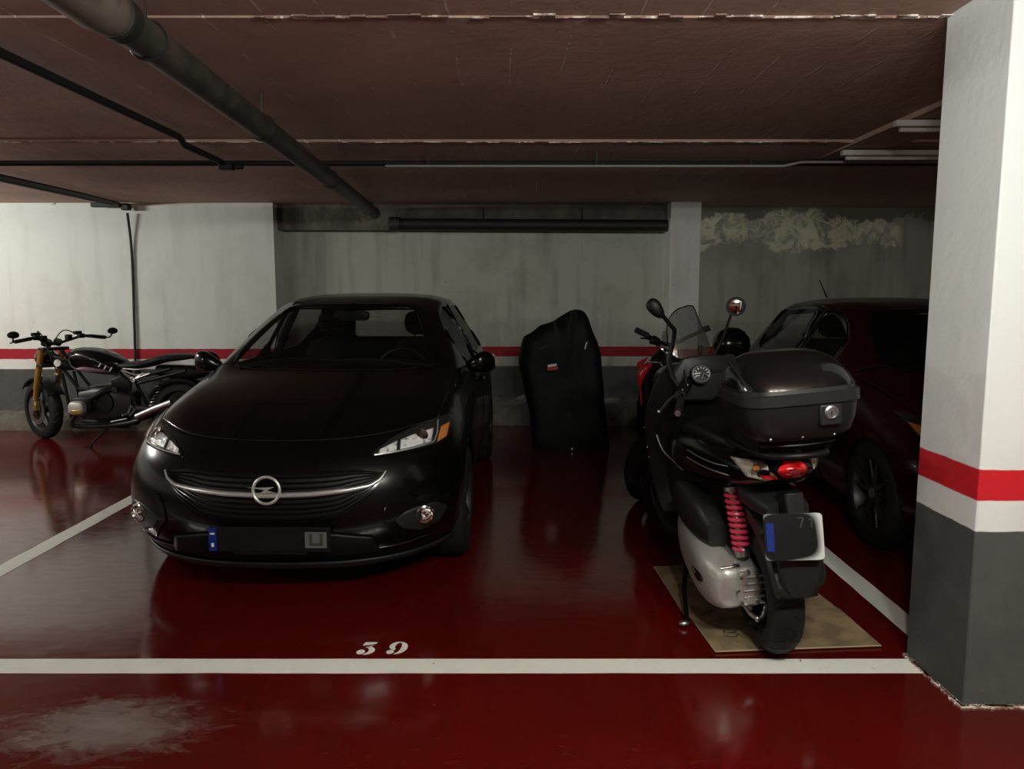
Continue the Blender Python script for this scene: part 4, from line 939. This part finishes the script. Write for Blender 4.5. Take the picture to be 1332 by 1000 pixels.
MB().rings([se((1.835, 6.44, z), (1, 0, 0), (0, 1, 0), a, b_, 2.8, 30) for z, a, b_ in ((.93, .10, .09), (.96, .135, .13), (1.04, .15, .145), (1.10, .140, .135), (1.15, .105, .10), (1.18, .06, .055), (1.185, .02, .02))]).build('top_box', 'gloss', s2, xf=X2)
MB().tube([(1.74, 6.35, .82), (1.80, 6.42, .94)], .02, 8).tube([(1.84, 6.40, .82), (1.85, 6.45, .94)], .02, 8).build('luggage_rack', 'dalu', s2, xf=X2)

# ---- covered motorcycle against the back wall
cv = empty('covered_motorcycle', (.5, 7.6, 0), 'motorcycle hidden under a black nylon cover, standing before the back wall', 'motorcycle')
prof = [(.93, 0), (.915, .15), (.885, .40), (.86, .62), (.835, .85), (.80, 1.0), (.755, 1.12), (.70, 1.24), (.655, 1.305), (.60, 1.322), (.53, 1.288), (.42, 1.232), (.28, 1.158), (.16, 1.095), (.115, 1.055), (.10, .95), (.085, .80), (.11, .66), (.13, .50), (.165, .30), (.19, .12), (.20, 0)]
def dense(p_, n=110): 
    P3 = smoothpath([(x, 0, z) for x, z in p_], 8); Ls = [0]
    for a, c in zip(P3, P3[1:]): Ls.append(Ls[-1]+(c-a).length)
    out = []; j = 0
    for k in range(n+1):
        d = Ls[-1]*k/n
        while j < len(Ls)-2 and Ls[j+1] < d: j += 1
        f = (d-Ls[j])/max(1e-9, Ls[j+1]-Ls[j]); out.append(P3[j].lerp(P3[j+1], min(1, f)))
    return out
pd = dense(prof); rs = []
def fold(q, k): 
    n1 = noise.noise(V((q.x*9+k*2, q.y*4, q.z*1.6))); n2 = noise.noise(V((q.x*3, q.y*8, q.z*5)))
    return (n1*.020+n2*.012)
cx, cz = .50, .62
for (y, s, ztop) in ((7.17, .02, 1), (7.165, .25, 1), (7.155, .5, 1), (7.15, .75, 1), (7.16, .92, 1), (7.20, 1.0, 1), (7.32, 1.03, 1), (7.5, 1.0, .97), (7.7, .93, .88), (7.9, .90, .80), (8.1, .86, .78), (8.24, .80, .74), (8.3, .60, .62)):
    r = []
    for i, q in enumerate(pd):
        x = cx+(q.x-cx)*s; z = q.z*ztop if s >= .92 else cz*(1-s)+q.z*s
        if s < .92 and q.z < .01: z = max(0, cz*(1-s))
        p_ = V((x, y, z)); k = fold(p_, 0); d = V((q.x-cx, -.4 if s < .95 else 0, (q.z-cz)*.4))
        if d.length > 0: d.normalize()
        p_ += d*k*(1.3 if s >= .5 else 1.2); p_.z = max(p_.z, 0.0); r.append(p_)
    rs.append(r)
XC = Matrix.Translation((-.5, -7.6, 0))
cb = MB().rings(rs).build('fabric_cover', 'cover', cv, xf=XC, sharp=80)
MB().box((.372, 7.085, .805), (.085, .006, .022), Matrix.Rotation(-.15, 4, 'Y')).build('label_print', 'white', cb, xf=XC)
MB().box((.375, 7.09, .775), (.10, .005, .03), Matrix.Rotation(-.12, 4, 'Y')).build('label_patch', 'redpanel', cb, xf=XC)
MB().tube([(.672, 7.09, .955), (.680, 7.085, .99), (.690, 7.09, 1.02)], .007, 6).build('reflective_piping', 'white', cb, xf=XC)
MB().tube([(.26, 7.08, .95), (.30, 7.08, .98), (.33, 7.09, 1.0)], .004, 6).build('reflective_piping', 'satin', cb, xf=XC)
MB().tube([(.545, 7.07, .02), (.56, 7.06, .045), (.575, 7.07, .02)], .006, 8, smooth=4).ball((.56, 7.06, .018), (.018, .012, .018), 10).build('padlock', 'satin', cv, xf=XC)
for s_ in (7.45, 8.1): MB().lathe([(.20, -.05), (.29, -.05), (.30, 0), (.29, .05), (.20, .05)], (.53, s_, .30), (1, 0, 0), 32).build('wheel', 'rubber', cv, xf=XC)

# ---- naked motorcycle by the white wall, facing left, bars turned away
mb = empty('motorcycle', (-3.95, 7.5, 0), 'black naked motorcycle with gold fork, on its side stand before white wall', 'motorcycle')
XM = Matrix.Translation((3.95, -7.5, 0)); Y0 = 7.5
PV = V((-4.41, Y0, 0)); XF = XM @ Matrix.Translation(PV) @ Matrix.Rotation(math.radians(-32), 4, 'Z') @ Matrix.Translation(-PV)
def add(b, n, m, par=mb, front=False, **k): return b.build(n, m, par, xf=XF if front else XM, **k)
wf = bike_wheel(mb, (-4.80, Y0, .30), (0, -1, 0), .30, .12, 'dalu', 5, xf=XF, r0=.215)
bike_wheel(mb, (-3.24, Y0, .31), (0, -1, 0), .31, .17, 'dalu', 5, xf=XM, r0=.215)
for s in (-1, 1):
    add(MB().lathe([(.10, -.003), (.145, -.003), (.145, .003), (.10, .003)], (-4.80, Y0+s*.07, .30), (0, 1, 0), 32), 'brake_disc', 'satin', wf, True)
    f = add(MB().tube([(-4.80, Y0+s*.10, .27), (-4.75, Y0+s*.10, .42)], [.030, .026], 14), 'fork_leg', 'satin', mb, True)
    add(MB().tube([(-4.75, Y0+s*.10, .42), (-4.715, Y0+s*.10, .52), (-4.71, Y0+s*.10, .53)], .021, 14), 'fork_tube', 'gold', f, True)
    add(MB().tube([(-4.715, Y0+s*.10, .52), (-4.555, Y0+s*.10, .93)], .029, 16), 'fork_sleeve', 'gold', f, True)
    add(MB().box((-4.74, Y0+s*.10, .35), (.05, .04, .09)).cyl((-4.725, Y0+s*.10, .36), (-4.725, Y0+s*.125, .36), .022), 'brake_caliper', 'brass' if s < 0 else 'dalu', f, True, bevel=.006)
    add(MB().tube([(-4.685, Y0+s*.09, .60), (-4.66, Y0+s*.085, .66)], .03, 12), 'fork_clamp', 'satin', f, True)
rs = []
for k in range(11):
    a = math.radians(40+k*11); rs.append([V((-4.80-math.cos(a)*r, Y0+x, .30+math.sin(a)*r)) for x, r in ((-.075, .30), (-.07, .325), (0, .342), (.07, .325), (.075, .30))])
add(MB().rings(rs, cap=False, closed=False), 'front_mudguard', 'plastic', mb, True, solid=.004)
add(MB().box((-4.53, Y0, .925), (.10, .26, .03)).box((-4.585, Y0, .76), (.09, .26, .035)), 'fork_yoke', 'dalu', mb, True, bevel=.01)
hl = add(MB().lathe([(.001, -.16), (.05, -.15), (.085, -.09), (.095, 0), (.090, .01)], (-4.70, Y0, .83), (-1, 0, 0), 32), 'headlight', 'gloss', mb, True)
add(MB().lathe([(.094, 0), (.097, .012), (.088, .014), (.084, .004), (.001, .012)], (-4.70, Y0, .83), (-1, 0, 0), 32), 'headlight_lens', 'chrome', hl, True)
gg = add(MB().lathe([(.001, -.03), (.045, -.025), (.05, .02), (.001, .022)], (-4.56, Y0-.05, .985), (.5, 0, .85), 24).lathe([(.001, -.03), (.035, -.025), (.04, .02), (.001, .022)], (-4.56, Y0+.06, .985), (.5, 0, .85), 24), 'instrument', 'plastic', mb, True)
add(MB().tube([(-4.36, Y0-.43, 1.02), (-4.40, Y0-.25, 1.045), (-4.47, Y0-.10, 1.00), (-4.49, Y0, .97), (-4.47, Y0+.10, 1.00), (-4.40, Y0+.25, 1.045), (-4.36, Y0+.43, 1.02)], .013, 10, smooth=5), 'handlebar', 'plastic', mb, True)
for s in (-1, 1):
    add(MB().tube([(-4.37, Y0+s*.28, 1.042), (-4.36, Y0+s*.43, 1.02)], .018, 12), 'grip', 'rubber', mb, True)
    add(MB().tube([(-4.43, Y0+s*.22, 1.04), (-4.45, Y0+s*.32, 1.025), (-4.43, Y0+s*.44, 1.005)], .006, 8, smooth=4), 'hand_lever', 'plastic', mb, True)
    add(MB().box((-4.41, Y0+s*.21, 1.045), (.05, .06, .045)).box((-4.45, Y0+s*.20, 1.075), (.05, .07, .035)).box((-4.47, Y0+s*.12, 1.03), (.06, .05, .06)), 'switch_block', 'plastic', mb, True, bevel=.008)
    mo = add(loft([((-4.30, Y0+s*.47-.045, 1.085), .012, .016), ((-4.30, Y0+s*.47-.02, 1.087), .02, .030), ((-4.30, Y0+s*.47+.02, 1.087), .022, .032), ((-4.30, Y0+s*.47+.05, 1.085), .012, .018)], (1, 0, 0), (0, 0, 1), 20, 2.2, 4), 'mirror', 'plastic', mb, True)
    add(MB().tube([(-4.36, Y0+s*.43, 1.02), (-4.33, Y0+s*.46, 1.025), (-4.30, Y0+s*.47, 1.065)], .007, 8, smooth=4), 'mirror_stem', 'plastic', mo, True)
for pth in ([(-4.42, Y0-.2, 1.05), (-4.5, Y0-.15, 1.1), (-4.56, Y0-.05, 1.0), (-4.5, Y0, .85)], [(-4.42, Y0+.2, 1.05), (-4.52, Y0+.1, 1.10), (-4.58, Y0, .95)], [(-4.45, Y0-.12, 1.0), (-4.40, Y0-.1, .85), (-4.38, Y0-.06, .7)]):
    add(MB().tube(pth, .006, 6, smooth=6), 'control_cable', 'cable', mb, True)
# tank, its side emblem panel, seat, tail
secs = [((-4.33, Y0, .84), .05, .06), ((-4.27, Y0, .85), .12, .10), ((-4.18, Y0, .84), .165, .125), ((-4.05, Y0, .83), .175, .13), ((-3.92, Y0, .80), .15, .12), ((-3.82, Y0, .775), .11, .085), ((-3.75, Y0, .77), .07, .05)]
tk = add(MB().rings([se(c, (0, 1, 0), (0, 0, 1), a, b_*1.1, 2.5, 32, b_*.86) for c, a, b_ in secs]), 'fuel_tank', 'gloss', mb, sub=1)
add(MB().tube([(-4.24, Y0-.165, .83), (-4.20, Y0-.180, .872), (-4.10, Y0-.188, .875), (-3.97, Y0-.172, .82), (-3.86, Y0-.12, .735), (-3.93, Y0-.150, .725), (-4.10, Y0-.183, .74), (-4.20, Y0-.178, .765), (-4.24, Y0-.165, .83)], .0045, 6, smooth=6), 'tank_outline', 'satin', tk)
add(loft([((-4.17, Y0-.165, .745), .015, .012), ((-4.08, Y0-.168, .742), .02, .026), ((-3.97, Y0-.148, .728), .02, .020), ((-3.88, Y0-.115, .715), .012, .010)], (0, 1, 0), (0, 0, 1), 16, 2.4, 4), 'tank_stripe', 'purple', tk)
for k in range(3): add(MB().tube([(-3.935+.045*k, Y0-.158+.012*k, .80-.022*k), (-3.955+.045*k, Y0-.166+.012*k, .765-.022*k)], .010, 8), 'tank_badge', 'satin', tk)
add(loft([((-4.40, Y0-.11, .80), .02, .03), ((-4.36, Y0-.14, .80), .03, .05), ((-4.27, Y0-.15, .78), .03, .05), ((-4.22, Y0-.13, .76), .02, .03)], (0, 1, 0), (0, 0, 1), 16), 'intake_cowl', 'plastic', mb)
add(MB().lathe([(.001, .012), (.033, .010), (.036, 0), (.03, -.02)], (-4.335, Y0-.185, .805), (-.1, -1, .05), 28), 'intake_cap', 'white', mb)
add(loft([((-3.86, Y0, .775), .06, .02), ((-3.78, Y0, .765), .12, .035), ((-3.62, Y0, .775), .15, .038), ((-3.50, Y0, .80), .14, .042), ((-3.38, Y0, .835), .14, .04), ((-3.20, Y0, .85), .12, .032), ((-3.08, Y0, .855), .07, .015)], (0, 1, 0), (0, 0, 1), 24, 2.8, 4), 'seat', 'seatm', mb)
add(MB().tube([(-3.75, Y0-.12, .745), (-3.60, Y0-.14, .738), (-3.52, Y0-.135, .745)], .006, 6, smooth=4), 'seat_trim', 'satin', mb)
add(loft([((-3.45, Y0, .72), .10, .05), ((-3.25, Y0, .70), .11, .07), ((-3.05, Y0, .70), .09, .06), ((-2.98, Y0, .70), .05, .03)], (0, 1, 0), (0, 0, 1), 24, 2.6, 3), 'tail_unit', 'plastic', mb)
rs = []
for k in range(12):
    a = math.radians(10+k*13); rs.append([V((-3.24+math.cos(a)*r, Y0+x, .31+math.sin(a)*r)) for x, r in ((-.10, .30), (-.095, .335), (0, .35), (.095, .335), (.10, .30))])
add(MB().rings(rs, cap=False, closed=False), 'rear_mudguard', 'plastic', mb, solid=.004)
add(MB().box((-3.06, Y0-.01, .83), (.05, .05, .035)).tube([(-3.15, Y0-.13, .78), (-3.10, Y0-.2, .78)], .007, 6), 'tail_light', 'redlens', mb)
# frame triangle, shock, engine, flat-twin cylinders, pipes
b = MB()
for a, c in (((-4.45, .90), (-4.20, .55)), ((-4.20, .55), (-3.80, .50)), ((-4.42, .86), (-3.80, .68)), ((-3.80, .72), (-3.62, .32)), ((-3.62, .66), (-3.30, .74)), ((-3.62, .60), (-3.15, .72)), ((-4.35, .70), (-4.28, .22)), ((-4.28, .20), (-3.75, .17)), ((-3.75, .17), (-3.62, .32))):
    for s in (-1, 1): b.tube([(a[0], Y0+s*.10, a[1]), (c[0], Y0+s*.10, c[1])], .016, 8)
add(b, 'frame', 'plastic', mb)
b = MB()
tri = [(-3.735, .735), (-3.625, .645), (-3.46, .705)]
for (x0, z0), (x1, z1) in zip(tri, tri[1:]): b.tube([(x0, Y0-.185, z0), (x1, Y0-.185, z1)], .0085, 8).tube([(x0+.02, Y0-.185, z0-.0+.012), ((x0+x1)/2+.012, Y0-.185, (z0+z1)/2+.028)], .006, 6)
b.tube([(-3.735, Y0-.185, .735), (-3.60, Y0-.185, .69), (-3.46, Y0-.185, .705)], .0075, 8).torus((-3.625, Y0-.19, .648), (0, 1, 0), .020, .006, 24, 8)
add(b, 'frame_node', 'satin', mb)
add(loft([((-4.20, Y0, .40), .12, .14), ((-4.05, Y0, .40), .14, .18), ((-3.85, Y0, .40), .15, .18), ((-3.70, Y0, .38), .11, .13)], (0, 1, 0), (0, 0, 1), 28, 3.5, 3), 'engine_block', 'dalu', mb)
add(MB().lathe([(.11, 0), (.105, .02), (.03, .026), (.001, .026)], (-3.95, Y0-.15, .42), (0, -1, 0), 28), 'clutch_cover', 'plastic', mb)
for s in (-1, 1):
    b = MB()
    for k in range(7): b.box((-4.12, Y0+s*(.15+.016*k), .395), (.15, .006, .14))
    b.cyl((-4.10, Y0+s*.12, .40), (-4.12, Y0+s*.27, .395), .055)
    cy = add(b, 'cylinder', 'dalu', mb, bevel=.002)
    add(MB().rings([se((-4.12, Y0+s*y, .385), (1, 0, 0), (0, 0, 1), a, h_, 3, 28) for y, a, h_ in ((.26, .075, .065), (.29, .080, .070), (.32, .070, .058), (.33, .045, .035))]), 'valve_cover', 'alu', cy, bevel=.004)
    add(MB().box((-4.11, Y0+s*.322, .352), (.10, .02, .045)), 'cover_plate', 'brass', cy, bevel=.008)
    add(MB().tube([(-4.16, Y0+s*.25, .31), (-4.22, Y0+s*.22, .22), (-4.10, Y0+s*.17, .19), (-3.70, Y0+s*.15, .22), (-3.45, Y0+s*.16, .33)], .022, 10, smooth=5), 'exhaust_pipe', 'dalu', mb)
    add(MB().tube([(-4.02, Y0+s*.20, .47), (-3.92, Y0+s*.16, .53), (-3.82, Y0+s*.10, .55)], .03, 12, smooth=4), 'intake_pipe', 'plastic', mb)
add(MB().tube([(-3.60, Y0-.21, .29), (-3.42, Y0-.22, .365), (-3.25, Y0-.22, .43)], [.030, .036, .036], 20), 'muffler', 'satin', mb)
add(MB().tube([(-3.52, Y0-.06, .34), (-3.42, Y0-.05, .63)], .018, 10), 'rear_shock', 'dalu', mb)
pts = [(-3.52+.10*k/96+.032*math.cos(k*2*PI/12), Y0-.06+.032*math.sin(k*2*PI/12), .36+.25*k/96) for k in range(97)]
add(MB().tube(pts, .006, 6), 'spring', 'satin', mb)
add(loft([((-3.65, Y0-.10, .34), .03, .05), ((-3.45, Y0-.11, .33), .035, .045), ((-3.24, Y0-.12, .31), .05, .07)], (0, 1, 0), (0, 0, 1), 16), 'swingarm', 'plastic', mb)
add(MB().tube([(-3.68, Y0-.20, .33), (-3.64, Y0-.22, .40), (-3.61, Y0-.22, .36), (-3.66, Y0-.20, .30), (-3.68, Y0-.2, .33)], .010, 8).tube([(-3.67, Y0-.20, .32), (-3.69, Y0-.30, .32)], .011, 8).tube([(-3.70, Y0-.20, .27), (-3.85, Y0-.21, .24)], .008, 8), 'footrest', 'satin', mb)
add(MB().tube([(-3.88, Y0-.14, .20), (-3.98, Y0-.20, .10), (-4.05, Y0-.24, .008)], [.012, .011, .010], 8).box((-4.06, Y0-.245, .006), (.06, .03, .010)), 'side_stand', 'plastic', mb)
add(loft([((-3.86, Y0-.11, .60), .03, .06), ((-3.76, Y0-.13, .62), .03, .08), ((-3.68, Y0-.12, .58), .02, .05)], (0, 1, 0), (0, 0, 1), 16), 'side_cover', 'plastic', mb)
add(MB().box((-3.82, Y0-.16, .545), (.05, .01, .045)), 'side_badge', 'greyplastic', mb, bevel=.004)

# origins of the loose single meshes go to their own base
for o in list(bpy.data.objects):
    if o.type == 'MESH' and o.parent is None and o.get('label') and o.location.length < 1e-6:
        vs = [v.co.copy() for v in o.data.vertices]
        c = V((sum(v.x for v in vs)/len(vs), sum(v.y for v in vs)/len(vs), min(v.z for v in vs)))
        o.data.transform(Matrix.Translation(-c)); o.location = c
        for ch in o.children: ch.data.transform(Matrix.Translation(-c))
